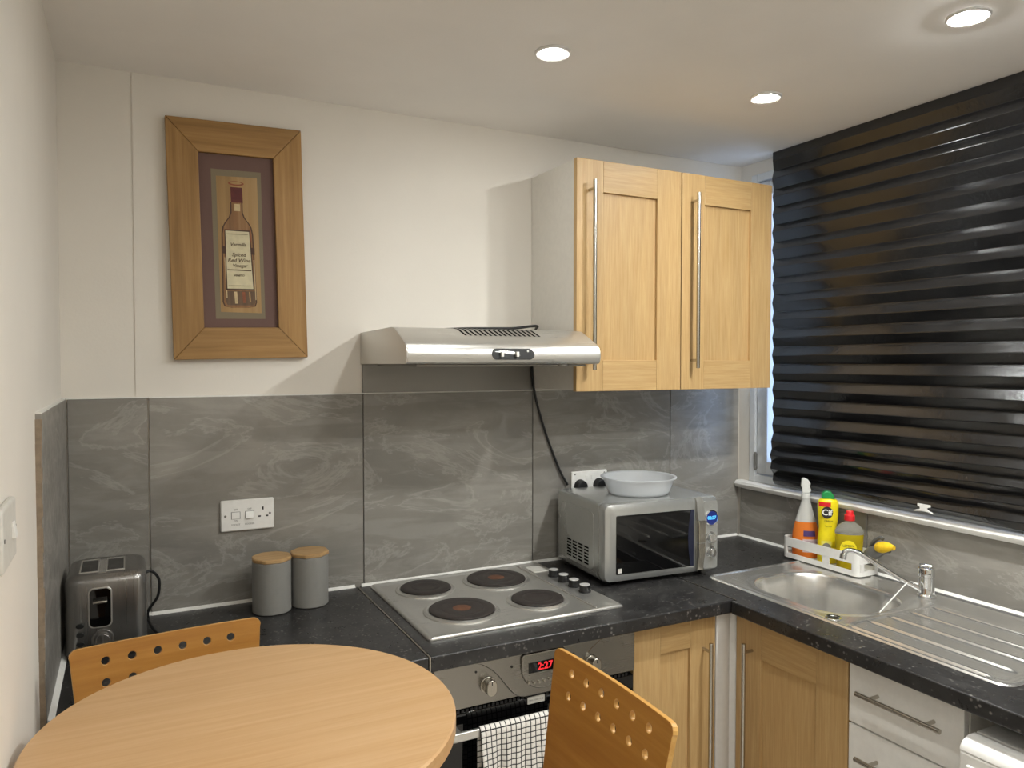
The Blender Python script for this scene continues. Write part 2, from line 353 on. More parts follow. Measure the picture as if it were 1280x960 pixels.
for x, y, lab in ((.967, -1.222, 'lit ceiling downlight just above the picture edge, next behind the one before the cooker hood'), (.967, -1.85, 'ceiling downlight out of view, second behind the one before the cooker hood'), (.967, -2.5, 'added ceiling downlight out of view behind the viewer, farthest from the cooker hood'),
                  (1.703, -1.85, 'ceiling downlight out of view, over the right hand side behind the washing machine'), (1.703, -2.5, 'added ceiling downlight out of view behind the viewer, farthest back on the window side')):  # the farthest lamp of each row is added behind the viewer
    downlight(x, y, lab, 1.0 if y > -1.3 else 2.0 if x < 1 else 4.0, 'lamp' if x < 1 or y < -2 else 'lamp_strong')
for i, x in enumerate((.25, -.47, -1.2, -1.9)):  # invented lamps behind the viewer, added as fill from the front and left
    for j, y in enumerate((-2.1, -2.8, -3.5)):
        downlight(x, y, 'added fill downlight out of view behind the viewer, %s row and %s column to the left' % (('first', 'second', 'third')[j], ('first', 'second', 'third', 'fourth')[i]), (.8, .5, .5, .5)[i])

# ---------------------------------------------------------------- worktops
def worktop(name, bm, label): return tag(obj(name, bm, M['worktop'], bevel=.004, seg=3), label, 'worktop')
bm = box(BM(), -.146, .627, -.632, .0, .872, W); worktop('worktop', bm, 'dark charcoal laminate worktop under the toaster and the canisters')
bm = box(BM(), .630, 1.584, -.632, .0, .872, W); worktop('worktop', bm, 'dark charcoal laminate worktop carrying the electric hob and the microwave')
XF = 1.566
bm = BM(); V = {}
def gridplate(bm, xs, ys, hole, z0, z1):
    P = {}
    def v(i, j, z): 
        if (i, j, z) not in P: P[i, j, z] = bm.verts.new((xs[i], ys[j], z))
        return P[i, j, z]
    cells = {(i, j) for i in range(len(xs)-1) for j in range(len(ys)-1)}-set(hole)
    for i, j in cells:
        for z in (z0, z1): bm.faces.new((v(i, j, z), v(i+1, j, z), v(i+1, j+1, z), v(i, j+1, z)))
        for (di, dj), (a, b) in {(-1, 0): ((i, j), (i, j+1)), (1, 0): ((i+1, j), (i+1, j+1)), (0, -1): ((i, j), (i+1, j)), (0, 1): ((i, j+1), (i+1, j+1))}.items():
            if (i+di, j+dj) not in cells: bm.faces.new((v(*a, z0), v(*b, z0), v(*b, z1), v(*a, z1)))
gridplate(bm, [XF, 1.5875, 1.71, 2.07, 2.196], [-1.98, -.91, -.634, -.47, 0.0], [(2, 1), (2, 2), (0, 2), (0, 3)], .872, W)
worktop('worktop', bm, 'dark charcoal laminate worktop with the sink set in, along the window wall')
for bx, lab, ax in (((.6265, .6305, -.634, -.003, .871, W+.0008), 'thin metal joint strip across the worktop left of the hob', 0), ((1.5845, 1.5875, -.634, -.40, .871, W+.0008), 'thin metal joint strip where the two worktops meet at the inner corner', 0)):
    tag(obj('joint_strip', box(BM(), *bx), M['satin'], bevel=.0004), lab, 'metal strip')

# ---------------------------------------------------------------- cupboards
def bar_handle(p0, p1, out, posts, r=.0065, parent=None):
    """round bar from p0 to p1; out = vector from bar to door face."""
    p0, p1, out = Vector(p0), Vector(p1), Vector(out); bm = BM(); cyl(bm, p0, p1, r, seg=16)
    for t in posts: q = p0.lerp(p1, t); cyl(bm, q, q+out, .0045, seg=12)
    return obj('handle', bm, M['satin'], parent, .0006)
def shaker(parent, a0, a1, z0, z1, face, axis, stile=.09, rail=.09, handle=None):
    """door in the plane axis ('y': spans x, faces -y; 'x': spans y, faces -x)."""
    def B(a, b, c, d, e0, e1):
        return box(BM(), a, b, face+e0, face+e1, c, d) if axis == 'y' else box(BM(), face+e0, face+e1, a, b, c, d)
    hor = M['oak_x'] if axis == 'y' else M['oak_y']
    d = obj('door', B(a0+stile-.004, a1-stile+.004, z0+rail-.004, z1-rail+.004, .010, .018), M['oak_v'], parent, smooth=0)
    obj('stile', B(a0, a0+stile, z0, z1, 0, .019), M['oak_v'], d, .0012, smooth=0); obj('stile', B(a1-stile, a1, z0, z1, 0, .019), M['oak_v'], d, .0012, smooth=0)
    obj('rail', B(a0+stile+.0004, a1-stile-.0004, z0, z0+rail, .0003, .019), hor, d, .0012, smooth=0); obj('rail', B(a0+stile+.0004, a1-stile-.0004, z1-rail, z1, .0003, .019), hor, d, .0012, smooth=0)
    if handle:
        h, za, zb = handle
        if axis == 'y': bar_handle((h, face-.034, za), (h, face-.034, zb), (0, .035, 0), (.045, .955), parent=d)
        else: bar_handle((face-.034, h, za), (face-.034, h, zb), (.035, 0, 0), (.045, .955), parent=d)
    return d
t = thing('wall_cupboard', 'pale oak double door wall cupboard with white sides beside the window', 'cupboard', (1.64, -.14, 1.52))
bm = BM(); box(bm, 1.248, 1.266, -.281, .008, 1.52, 2.243); box(bm, 2.030, 2.048, -.281, .008, 1.52, 2.243); box(bm, 1.266, 2.030, -.281, .008, 1.52, 1.538); box(bm, 1.266, 2.030, -.281, .008, 2.225, 2.243); box(bm, 1.266, 2.03, -.012, .008, 1.538, 2.225)
obj('carcass', bm, M['white'], t, smooth=0)
shaker(t, 1.238, 1.6455, 1.518, 2.240, -.302, 'y', .098, .098, (1.283, 1.585, 2.170))
shaker(t, 1.6495, 2.055, 1.518, 2.240, -.302, 'y', .098, .098, (1.692, 1.590, 2.172))
t = thing('base_cupboard', 'pale oak single door base cupboard between the oven and the white corner post', 'cupboard', (1.40, -.3, 0))
bm = BM(); box(bm, 1.250, 1.268, -.570, -.02, .12, .870); box(bm, 1.53, 1.545, -.570, -.02, .12, .870); box(bm, 1.268, 1.53, -.570, -.02, .12, .138); box(bm, 1.25, 1.545, -.53, -.51, 0, .12); box(bm, 1.268, 1.53, -.035, -.02, .138, .87)
obj('carcass', bm, M['white'], t, smooth=0)
shaker(t, 1.249, 1.546, .125, .862, -.590, 'y', .094, .086, (1.500, .22, .792))
t = thing('sink_cupboard', 'pale oak single door base cupboard under the sink, right of the white corner post', 'cupboard', (1.9, -.8, 0))
bm = BM(); box(bm, 1.637, 2.18, -.635, -.617, .12, .745); box(bm, 1.637, 2.18, -.999, -.981, .12, .745); box(bm, 1.637, 2.18, -.981, -.635, .12, .138); box(bm, 1.69, 1.71, -.999, -.617, 0, .12); box(bm, 1.637, 1.655, -.981, -.635, .80, .868)
obj('carcass', bm, M['white'], t, smooth=0)
shaker(t, -.996, -.603, .125, .862, 1.617, 'x', .098, .112, (-.668, .22, .792))
bm = BM(); pz(bm, [(1.549, -.592), (1.549, -.588), (1.549, -.565), (1.64, -.565), (1.64, -.600), (1.619, -.600), (1.606, -.586), (1.585, -.597), (1.566, -.597)], 0, .868)
tag(obj('corner_post', bm, M['gloss_white'], bevel=.002), 'glossy white corner post between the two oak base doors', 'post')
t = thing('drawer_unit', 'white drawer unit with steel bar handles right of the sink cupboard', 'drawers', (1.9, -1.15, 0))
bm = BM(); box(bm, 1.637, 2.18, -1.018, -1.002, .12, .868); box(bm, 1.637, 2.18, -1.296, -1.280, .12, .868); box(bm, 1.637, 2.18, -1.28, -1.018, .12, .138); box(bm, 1.637, 1.66, -1.28, -1.018, .84, .868); box(bm, 1.69, 1.71, -1.296, -1.002, 0, .12)
obj('carcass', bm, M['white'], t, smooth=0)
for z0, z1, zh in ((.702, .863, .795), (.540, .698, .632), (.330, .536, .44), (.125, .326, .23)):
    d = obj('drawer_front', box(BM(), 1.617, 1.635, -1.294, -1.000, z0, z1), M['whiteplastic'], t, .002)
    bar_handle((1.583, -1.045, zh), (1.583, -1.262, zh), (.035, 0, 0), (.17, .83), .006, d)

# ---------------------------------------------------------------- oven
t = thing('oven', 'built in stainless steel electric oven with a red digital clock below the hob', 'oven', (.947, -.3, 0))
bm = BM(); box(bm, .650, 1.246, -.575, -.02, .13, .869); obj('carcass', bm, M['black'], t, smooth=0)
OX = .947
bm = BM(); box(bm, .650, 1.2455, -.600, -.575, .752, .866); fas = obj('control_panel', bm, M['fascia'], t, .002)
half = [(.200, .866), (.175, .858), (.150, .842), (.128, .822), (.108, .796), (.088, .770), (.072, .757), (.055, .752)]
poly = [(OX-a, z) for a, z in half]+[(OX+a, z) for a, z in half[::-1]]
bm = BM(); py(bm, poly, -.611, -.599); obj('raised_centre', bm, M['fascia'], fas, .007, 4)
arc = [(OX-.058, .866), (OX-.066, .858)]+[(OX+.066*cos(a), .834+.066*sin(a)) for a in [pi+pi*k/18 for k in range(19)]]+[(OX+.066, .858), (OX+.058, .866)]
bm = BM(); py(bm, arc, -.618, -.606); obj('clock_surround', bm, M['fascia'], fas, .005, 4)
dsp = obj('clock_display', box(BM(), OX-.046, OX+.034, -.6192, -.617, .814, .841), M['blackgloss'], t, .0005)
lettering('digits', '2:27', .026, face_y(OX+.002, -.6196, .8275), M['led'], dsp, bold=.0001)
for k in range(6):
    bm = BM(); x = OX-.047+.0155*k; z = .792-.0035*sin(pi*k/5); cyl(bm, (x, -.610, z), (x, -.6235, z), .0042, .0036, 14); obj('button', bm, M['satin'], t)
for kx in (.794, 1.103):
    bm = BM(); cyl(bm, (kx, -.600, .800), (kx, -.604, .800), .021, seg=28)
    poly = rrect(kx-.0135, kx+.0135, .780, .820, .0134, 6); py(bm, poly, -.628, -.604); k = obj('knob', bm, M['satin'], t, .002)
    obj('knob_mark', box(BM(), kx-.001, kx+.001, -.6285, -.6278, .808, .818), M['ink'], k, smooth=0)
for dx in (.762, .856, 1.04): 
    bm = BM(); cyl(bm, (dx, -.599, .838), (dx, -.613 if dx > .8 else -.601, .838), .003, seg=12); obj('indicator_light', bm, M['ink'], t)
bm = BM(); box(bm, .652, 1.2435, -.598, -.574, .15, .742); dr = obj('door', bm, M['blackgloss'], t, .003)
bm = BM(); 
for k in range(46): x = .675+.012*k; box(bm, x, x+.007, -.5995, -.597, .7425, .7495)
v = obj('vent_grille', bm, M['black'], t, smooth=0); v['kind'] = 'stuff'
st = obj('sticker', box(BM(), .908, .958, -.6006, -.598, .726, .7435), M['paper'], dr, smooth=0)
bm = BM(); box(bm, .682, 1.162, -.645, -.633, .694, .716)
for x in (.70, 1.148): box(bm, x-.01, x+.01, -.634, -.597, .697, .713)
obj('handle', bm, M['steel'], dr, .004, 3)
lettering('lettering', 'MAX LOAD 12 kg', .0055, face_y(.933, -.6008, .735), M['greyink'], st)
# towel over the handle
def towel():
    nx, ny = 44, 70; x0, x1 = .752, .985; bm = BM(); uvl = bm.loops.layers.uv.new('uv'); rows = []
    rad = .0095; yc = -.639; ztop = .707
    for j in range(ny+1):
        s = -.16+.56*j/ny; row = []
        for i in range(nx+1):
            u = i/nx; x = x0+(x1-x0)*u; wav = .004*sin(u*19+.6)+.003*sin(u*41+2)
            if s < 0: k = min(1, -s/.04); p = (x, yc+rad+.002+.002*k*wav/.007, ztop+s)
            elif s < pi*rad: a = s/rad; p = (x, yc+rad*cos(a)+0, ztop+.012*sin(a))
            else:
                d = s-pi*rad; k = min(1, d/.12); p = (x+.004*k*sin(u*9+d*6), yc-rad-.001-k*(.004+wav*1.3)-.006*k*max(0, sin(u*12.5+1.2))**3, ztop-d)
            row.append((bm.verts.new(p), (u*(x1-x0), s)))
        rows.append(row)
    for j in range(ny):
        for i in range(nx):
            q = [rows[j][i], rows[j][i+1], rows[j+1][i+1], rows[j+1][i]]; f = bm.faces.new([a for a, _ in q])
            for lp, (_, uv) in zip(f.loops, q): lp[uvl].uv = uv
    o = obj('tea_towel', bm, M['towel'], smooth=80); m = o.modifiers.new('cloth', 'SOLIDIFY'); m.thickness = .0025; m.offset = 0
    tag(o, 'white tea towel with a black grid check hanging over the oven door handle', 'towel')
towel()

# ---------------------------------------------------------------- hob
t = thing('hob', 'stainless steel electric hob with four solid plates and black knobs in the worktop', 'hob', (.955, -.28, W))
HX0, HX1, HY0, HY1 = .662, 1.252, -.538, -.022
bm = BM(); loft(bm, [[(x, y, z) for x, y in rrect(HX0+i, HX1-i, HY0+i, HY1-i, .008, 4)] for i, z in ((0, W+.0005), (0, W+.005), (.004, W+.0085), (.010, W+.0085), (.015, W+.0055), (.03, W+.005))])
pl = obj('top_plate', bm, M['steel'], t, smooth=50)
bm = BM(); box(bm, 1.166, 1.172, HY0+.012, HY1-.012, W+.004, W+.0095); obj('ridge', bm, M['steel_y'], t, .002, 3)
for cx, cy, r in ((.802, -.138, .088), (1.037, -.146, .104), (.822, -.372, .104), (1.056, -.384, .088)):
    bm = BM(); lathe(bm, [(r+.004, .004), (r+.003, .008), (r-.004, .0115), (r-.010, .010), (r-.013, .006)], (cx, cy, W), 48, cap=False); ring = obj('trim_ring', bm, M['steel'], t)
    rr = r-.012; bm = BM(); lathe(bm, [(rr, .004), (rr, .013), (rr-.004, .0155), (rr-.03, .0155), (rr-.031, .0150), (rr-.033, .0155), (.03, .0155), (.028, .0145), (.001, .0145)], (cx, cy, W), 48)
    hp = obj('hotplate', bm, M['iron'], t)
    if (cx, r) == (.822, .104) or cx == 1.037: bm = BM(); lathe(bm, [(.026, .0145), (.024, .0152), (.001, .0152)], (cx, cy, W), 28); obj('plate_centre', bm, M['rust'], hp)
for k in range(4):
    x, y = 1.222, -.192-.0625*k; bm = BM(); lathe(bm, [(.0185, .006), (.0185, .009), (.0165, .010), (.0165, .026), (.0155, .027)], (x, y, W), 28); kn = obj('knob', bm, M['black'], t)
    bm = BM(); lathe(bm, [(.0155, .0268), (.0150, .0285), (.001, .0285)], (x, y, W), 28); obj('knob_cap', bm, M['silver_bright'], kn)
obj('sticker', box(BM(), 1.186, 1.238, -.128, -.060, W+.005, W+.0064), M['paper'], t, smooth=0)

# ---------------------------------------------------------------- cooker hood, its backplate and cable
t = thing('cooker_hood', 'brushed steel cooker hood with a sloping front over the hob', 'cooker hood', (.945, 0, 1.60))
prof = [(.008, 1.603), (.008, 1.700), (-.300, 1.7055), (-.325, 1.702), (-.408, 1.662), (-.421, 1.652), (-.428, 1.638), (-.429, 1.622), (-.424, 1.608), (-.416, 1.604)]
bm = BM(); px(bm, prof, .646, 1.244); hb = obj('hood_body', bm, M['steel'], t, .002, 2, 30)
bm = BM(); px(bm, [(a, z) for a, z in prof], .644, .6462); obj('side_panel', bm, M['steel_v'], t, smooth=0)
slope = atan2(.040, .083)
def on_slope(u): # point along slope, u in 0..1 from top
    return -.325-.083*u, 1.702-.040*u
bm = BM()
def hood_top(y):
    pts = [(-.300, 1.7055), (-.325, 1.702), (-.408, 1.662)]
    for (ya, za), (yb, zb) in zip(pts, pts[1:]):
        if yb <= y <= ya: return za+(zb-za)*(ya-y)/(ya-yb)
for k in range(16):
    x = .826+.0156*k; ys = (-.302, -.3135, -.325, -.338, -.351, -.364); c = .0034
    L_ = [bm.verts.new((x-c+.013*(ys[0]-y)/.062, y-.0002, hood_top(y)+.0004)) for y in ys]; R_ = [bm.verts.new((x+c+.013*(ys[0]-y)/.062, y-.0002, hood_top(y)+.0004)) for y in ys]
    for i in range(5): bm.faces.new((L_[i], R_[i], R_[i+1], L_[i+1]))
v = obj('vent_slots', bm, M['void'], t, smooth=0); v['kind'] = 'stuff'
# switch plate on the rounded nose
def nose(z): # y of the nose at height z
    pts = [(1.662, -.408), (1.652, -.421), (1.638, -.428), (1.622, -.429), (1.608, -.424)]
    for (a, ya), (b, yb) in zip(pts, pts[1:]):
        if b <= z <= a: return ya+(yb-ya)*(a-z)/(a-b)
    return -.429
poly = rrect(.888, 1.020, 1.616, 1.647, .015, 6)
bm = BM(); prism(bm, poly, lambda a, b: (a, nose(b)+.004, b), lambda a, b: (a, nose(b)-.0022, b)); sw = obj('switch_plate', bm, M['black'], t, .0008)
for x in (.917, .964):
    bm = BM(); box(bm, x-.004, x+.004, -.438, -.4305, 1.624, 1.638); obj('slide_switch', bm, M['whiteplastic'], sw, .001)
for x in (.933, .999): bm = BM(); cyl(bm, (x, -.428, 1.640), (x, -.431, 1.640), .0028, seg=12); obj('indicator_light', bm, M['whiteplastic'], sw)
bm = BM(); box(bm, .68, 1.21, -.40, -.05, 1.597, 1.6035); obj('grease_filter', bm, M['steel_dark'], t, .002)
bm = BM(); lathe(bm, [(.018, 0), (.016, -.006), (.001, -.007)], (1.13, -.395, 1.604), 20); obj('lamp_cover', bm, M['silver_dark'], t)
tag(obj('hood_backplate', box(BM(), .648, 1.246, -.003, .009, 1.5145, 1.602), M['steel_dark'], bevel=.0008), 'plain steel strip on the wall directly under the cooker hood', 'steel strip')
bm = BM()
tube(bm, [(.78, -.03, 1.7055), (.90, -.16, 1.711), (1.00, -.20, 1.7125), (1.08, -.19, 1.7155), (1.15, -.16, 1.724), (1.20, -.12, 1.727), (1.232, -.05, 1.720), (1.2458, -.009, 1.69)], .0042, 8)
tube(bm, [(1.2400, -.009, 1.60), (1.2415, -.010, 1.56), (1.248, -.011, 1.515), (1.262, -.0095, 1.46), (1.30, -.0085, 1.35), (1.352, -.0085, 1.23), (1.385, -.010, 1.175)], .0042, 8)
tube(bm, [(1.2458, -.009, 1.69), (1.2460, -.009, 1.64), (1.2400, -.009, 1.60)], .0018, 8)
tag(obj('hood_cable', bm, M['rubber']), 'black power cable running from the cooker hood down across the tiles', 'cable')

# ---------------------------------------------------------------- sockets and switch
t = thing('cooker_switch', 'white cooker control plate with two rockers and a socket on the grey tiles', 'socket', (.3035, -.005, 1.12))
bm = BM(); box(bm, .230, .377, -.010, -.0002, 1.122, 1.212); pt = obj('plate', bm, M['whiteplastic'], t, .004, 3)
for x, dz in ((.271, 0), (.309, .004)):
    obj('rocker_frame', box(BM(), x-.0125, x+.0125, -.0106, -.0098, 1.157, 1.178), M['greyink'], pt, smooth=0)
    bm = BM(); px(bm, [(-.010, 1.158+dz*0), (-.0125-dz, 1.158), (-.0108, 1.177), (-.010, 1.177)], x-.011, x+.011); obj('rocker', bm, M['whiteplastic'], t, .0005)
for x, z, s in ((.346, 1.183, 'v'), (.3365, 1.160, 'h'), (.3575, 1.160, 'h')):
    w, h = (.0022, .0045) if s == 'v' else (.0036, .0022); obj('socket_hole', box(BM(), x-w, x+w, -.0104, -.0099, z-h, z+h), M['ink'], t, smooth=0)
for x in (.2425, .3655): bm = BM(); cyl(bm, (x, -.0098, 1.167), (x, -.0112, 1.167), .0033, seg=14); obj('screw', bm, M['greyink'], t)
for x, s, z in ((.271, 'OFF', 1.184), (.271, 'ON', 1.152), (.309, 'OFF', 1.184), (.271, 'SOCKET', 1.1405), (.309, 'COOKER', 1.1405)): lettering('lettering', s, .0065, face_y(x, -.0103, z), M['greyink'], pt)
t = thing('double_socket', 'white double wall socket holding two black plugs behind the microwave', 'socket', (1.478, -.005, 1.13))
bm = BM(); box(bm, 1.402, 1.553, -.010, -.0002, 1.131, 1.219); pt = obj('plate', bm, M['whiteplastic'], t, .004, 3)
for x in (1.466, 1.488): obj('rocker', box(BM(), x-.005, x+.005, -.0125, -.0095, 1.188, 1.204), M['whiteplastic'], t, .001)
for x in (1.415, 1.54): bm = BM(); cyl(bm, (x, -.0098, 1.209), (x, -.0110, 1.209), .003, seg=12); obj('screw', bm, M['greyink'], t)
for x, lab in ((1.4345, 'black plug in the left outlet of the double socket behind the microwave'), (1.515, 'black plug in the right outlet of the double socket, beside the plastic bowl')):
    pts = [(x-.025, 1.14), (x+.025, 1.14), (x+.025, 1.166)]+[(x+.025*cos(a), 1.166+.026*sin(a)) for a in [pi*k/10 for k in range(1, 10)]]+[(x-.025, 1.166)]
    bm = BM(); prism(bm, pts, lambda a, b: (a, -.0102, b), lambda a, b: (x+(a-x)*.86, -.034, 1.14+(b-1.14)*.92)); tag(obj('plug', bm, M['rubber'], bevel=.003), lab, 'plug', 'plugs behind the microwave')
t = thing('light_switch', 'aged white light switch on the left wall', 'switch', (XL+.005, -1.064, 1.33))
obj('plate', box(BM(), XL+.0002, XL+.011, -1.128, -1.000, 1.330, 1.415), M['paper'], t, .004, 3)
bm = BM(); py(bm, [(XL+.010, 1.362), (XL+.0165, 1.362), (XL+.0125, 1.384), (XL+.010, 1.384)], -1.046, -1.026); obj('rocker', bm, M['whiteplastic'], t, .0008)
for y in (-1.118, -1.010): bm = BM(); cyl(bm, (XL+.010, y, 1.373), (XL+.012, y, 1.373), .003, seg=12); obj('screw', bm, M['greyink'], t)

# ---------------------------------------------------------------- picture
PA = radians(-1.35)
t = thing('framed_picture', 'wood framed painting of a vinegar bottle hanging on the white wall', 'picture', (.288, .009, 1.953), (0, PA, 0))
PW, PH, IW, IH = .1825, .334, .101, .245
def fb(poly, y0=-.022, y1=-.001): bm = BM(); py(bm, poly, y0, y1); return bm
e = .0005
for poly, mt in (([(-PW, PH), (PW, PH), (IW, IH), (-IW, IH)], 'pine_x'), ([(-PW, -PH), (-IW, -IH), (IW, -IH), (PW, -PH)], 'pine_x'), ([(-PW, -PH+e*2), (-PW, PH-e*2), (-IW-e, IH), (-IW-e, -IH)], 'pine'), ([(PW, PH-e*2), (PW, -PH+e*2), (IW+e, -IH), (IW+e, IH)], 'pine')):
    obj('frame_board', fb(poly), M[mt], t, .0015, 2, 0, True)
mat_ = obj('mat_board', fb(rrect(-IW-.002, IW+.002, -IH-.002, IH+.002, .001, 1), -.010, -.002), M['mat_board'], t, 0, 2, 0, True)
def art(name, poly, y, m, par): return obj(name, fb(poly, -.010-y, -.0099-y+.0004 if y < .0002 else -.0101), M[m], par, 0, 2, 0, True)
art('painted_border', [(-.069, .203), (.066, .203), (.066, -.2195), (-.069, -.2195)], .0004, 'taupe', mat_)
art('painted_ground', [(-.056, .184), (.055, .186), (.056, -.203), (-.055, -.200)], .0008, 'ochre', mat_)
def cxz(z): return -.0035+(.03-z)*.004
def sil(gr):
    prof = [(.0145, .112), (.0145, .084), (.019, .070), (.030, .055), (.037, .042), (.0405, .022), (.043, -.10), (.0445, -.172), (.040, -.184), (.02, -.188)]
    L_ = [(cxz(z)-gr(a), z) for a, z in prof]; R_ = [(cxz(z)+gr(a), z) for a, z in prof]
    return L_+R_[::-1]
art('bottle_outline', sil(lambda a: a+.0025), .0012, 'umber', mat_); art('bottle_glass', sil(lambda a: a-.001), .0016, 'amber', mat_)
art('bottle_base', [(-.042, -.140), (.041, -.140), (.041, -.170), (.036, -.181), (-.036, -.181), (-.041, -.170)], .0018, 'umber_glass', mat_)
art('bottle_lip', [(-.003+.0215*cos(k*pi/8), .166+.0065*sin(k*pi/8)) for k in range(16)], .0012, 'rust_paint', mat_)
art('bottle_lip_light', [(-.003+.016*cos(k*pi/8), .167+.0035*sin(k*pi/8)) for k in range(16)], .0016, 'ochre', mat_)
art('bottle_capsule', [(-.0185, .155), (.013, .155), (.0142, .112), (-.0178, .112)], .0018, 'burgundy', mat_)
art('bottle_neck_light', [(-.009, .108), (.006, .108), (.006, .088), (-.010, .088)], .0018, 'highlight', mat_)
for a_, b_, z0, z1, m_ in ((-.036, -.031, .030, -.010, 'highlight'), (-.041, -.038, -.045, -.160, 'highlight'), (.038, .0405, -.050, -.165, 'highlight'), (-.018, -.010, -.142, -.176, 'highlight'), (.004, .012, -.142, -.174, 'rust_paint'), (.022, .026, -.142, -.172, 'ochre'), (.030, .0325, .036, .0, 'rust_paint')):
    art('bottle_shine', [(a_, z0), (b_, z0), (b_+.002, z1), (a_+.002, z1)], .0020, m_, mat_)
art('bottle_strap', [(-.0475, -.014), (.042, -.015), (.042, -.035), (-.0475, -.034)], .0020, 'umber', mat_)
art('label_shadow', [(-.0385, .0345), (.0305, .034), (.0385, -.138), (-.039, -.138)], .0023, 'umber', mat_)
lb = art('bottle_label', [(-.036, .031), (.028, .030), (.035, -.1335), (-.0355, -.1335)], .0026, 'cream', mat_)
art('label_rule', [(-.034, -.0785), (.031, -.0795), (.031, -.0825), (-.034, -.0815)], .0028, 'umber', mat_)
for zz, x0, n_ in ((.022, -.032, 29), (-.125, -.032, 31)):
    bm = BM(); tube(bm, [(x0+.0020*k, -.0129, zz+.0011*(-1)**k) for k in range(n_)], .0005, 4, 0); obj('label_border', bm, M['umber'], mat_, local=True)
for s_, z, sz, dx in (('Vermilla', -.008, .0130, 0), ('Spiced', -.037, .0145, .001), ('Red Wine', -.053, .0150, .001), ('Vinegar', -.068, .0135, .003), ('VENETO', -.096, .0075, .000)):
    lettering('lettering', s_, sz, face_y(dx-.003, -.0131, z, 0), M['umber'], mat_, local=True, shear=.25, bold=.0001)

# ---------------------------------------------------------------- canisters
def canister(x, y, a, label):
    t = thing('canister', label, 'canister', (x, y, W), group='grey canisters with wooden lids')
    bm = BM(); lathe(bm, [(.050, .0005), (.0525, .003), (.0525, .142), (.051, .1435)], (x, y, W), 40); obj('body', bm, M['canister'], t)
    def octa(r, z): return [(x+r*cos(a+k*pi/4+d), y+r*sin(a+k*pi/4+d), W+z) for k in range(8) for d in (-.07, .07)]
    bm = BM(); loft(bm, [octa(.051, .1435), octa(.0545, .1455), octa(.0545, .153), octa(.052, .155)]); obj('lid', bm, M['bamboo'], t, smooth=25)
canister(.353, -.112, .35, 'grey cylindrical canister with a wooden lid, the left one of the pair')
canister(.461, -.098, .40, 'grey cylindrical canister with a wooden lid, the right one nearer the hob')

# ---------------------------------------------------------------- toaster
TX0, TX1, TY0, TY1, TZ1 = -.138, .034, -.290, -.085, 1.108
t = thing('toaster', 'brushed steel two slot toaster in the left corner by the tiles', 'toaster', (-.05, -.18, W))
def rr3(i, z): return [(x, y, z) for x, y in rrect(TX0+i, TX1-i, TY0+i, TY1-i, .028, 6)]
bm = BM(); loft(bm, [rr3(.002, W+.012), rr3(0, W+.014), rr3(0, TZ1-.020), rr3(.003, TZ1-.010), rr3(.009, TZ1-.003), rr3(.018, TZ1)]); body = obj('body', bm, M['toaster_steel'], t, smooth=50)
bm = BM(); loft(bm, [rr3(.006, W+.0005), rr3(.006, W+.013)]); obj('foot', bm, M['black'], t)
for a, b in ((-.108, -.070), (-.052, -.014)):
    obj('slot', box(BM(), a, b, -.250, -.130, TZ1-.0008, TZ1+.0006), M['blackgloss'], t, smooth=0)
    bm = BM()
    for x in (a, b): box(bm, x-.0015, x+.0015, -.252, -.128, TZ1, TZ1+.0022)
    for y in (-.252, -.128): box(bm, a, b, y-.0015, y+.0015, TZ1, TZ1+.0022)
    obj('slot_rim', bm, M['steel_v'], t, smooth=0)
obj('slot_divider', box(BM(), -.070, -.052, -.268, -.130, TZ1-.0005, TZ1+.0012), M['steel_y'], t, smooth=0)
bm = BM(); py(bm, rrect(-.090, -.040, .985, 1.080, .012, 5), TY0-.0022, TY0+.003); lp = obj('lever_panel', bm, M['steel_v'], t, .001)
bm = BM(); py(bm, rrect(-.087, -.043, .988, 1.077, .011, 5), TY0-.0028, TY0-.002); lv = obj('lever_recess', bm, M['blackgloss'], lp)
bm = BM(); box(bm, -.080, -.050, TY0-.022, TY0-.002, 1.047, 1.053); obj('lever', bm, M['satin'], t, .002)
bm = BM(); cyl(bm, (-.061, TY0+.001, .958), (-.061, TY0-.006, .958), .024, .023, 32); cyl(bm, (-.061, TY0-.006, .958), (-.061, TY0-.020, .958), .018, .016, 32); box(bm, -.063, -.059, TY0-.026, TY0-.018, .942, .974); obj('browning_knob', bm, M['toaster_steel'], t, .0008)
for z in (.994, .973, .952):
    bm = BM(); py(bm, [(-.107+.0085*cos(k*pi/8), z+.0055*sin(k*pi/8)) for k in range(16)], TY0-.004, TY0+.002); obj('button', bm, M['black'], t, .0006)
bm = BM(); tube(bm, [(.028, -.13, 1.06), (.048, -.12, 1.062), (.066, -.115, 1.035), (.062, -.11, .99), (.040, -.105, .955), (.041, -.10, .925), (.055, -.17, .916), (.075, -.22, .9145), (.05, -.26, .9145)], .0036, 8); obj('power_cord', bm, M['rubber'], t)

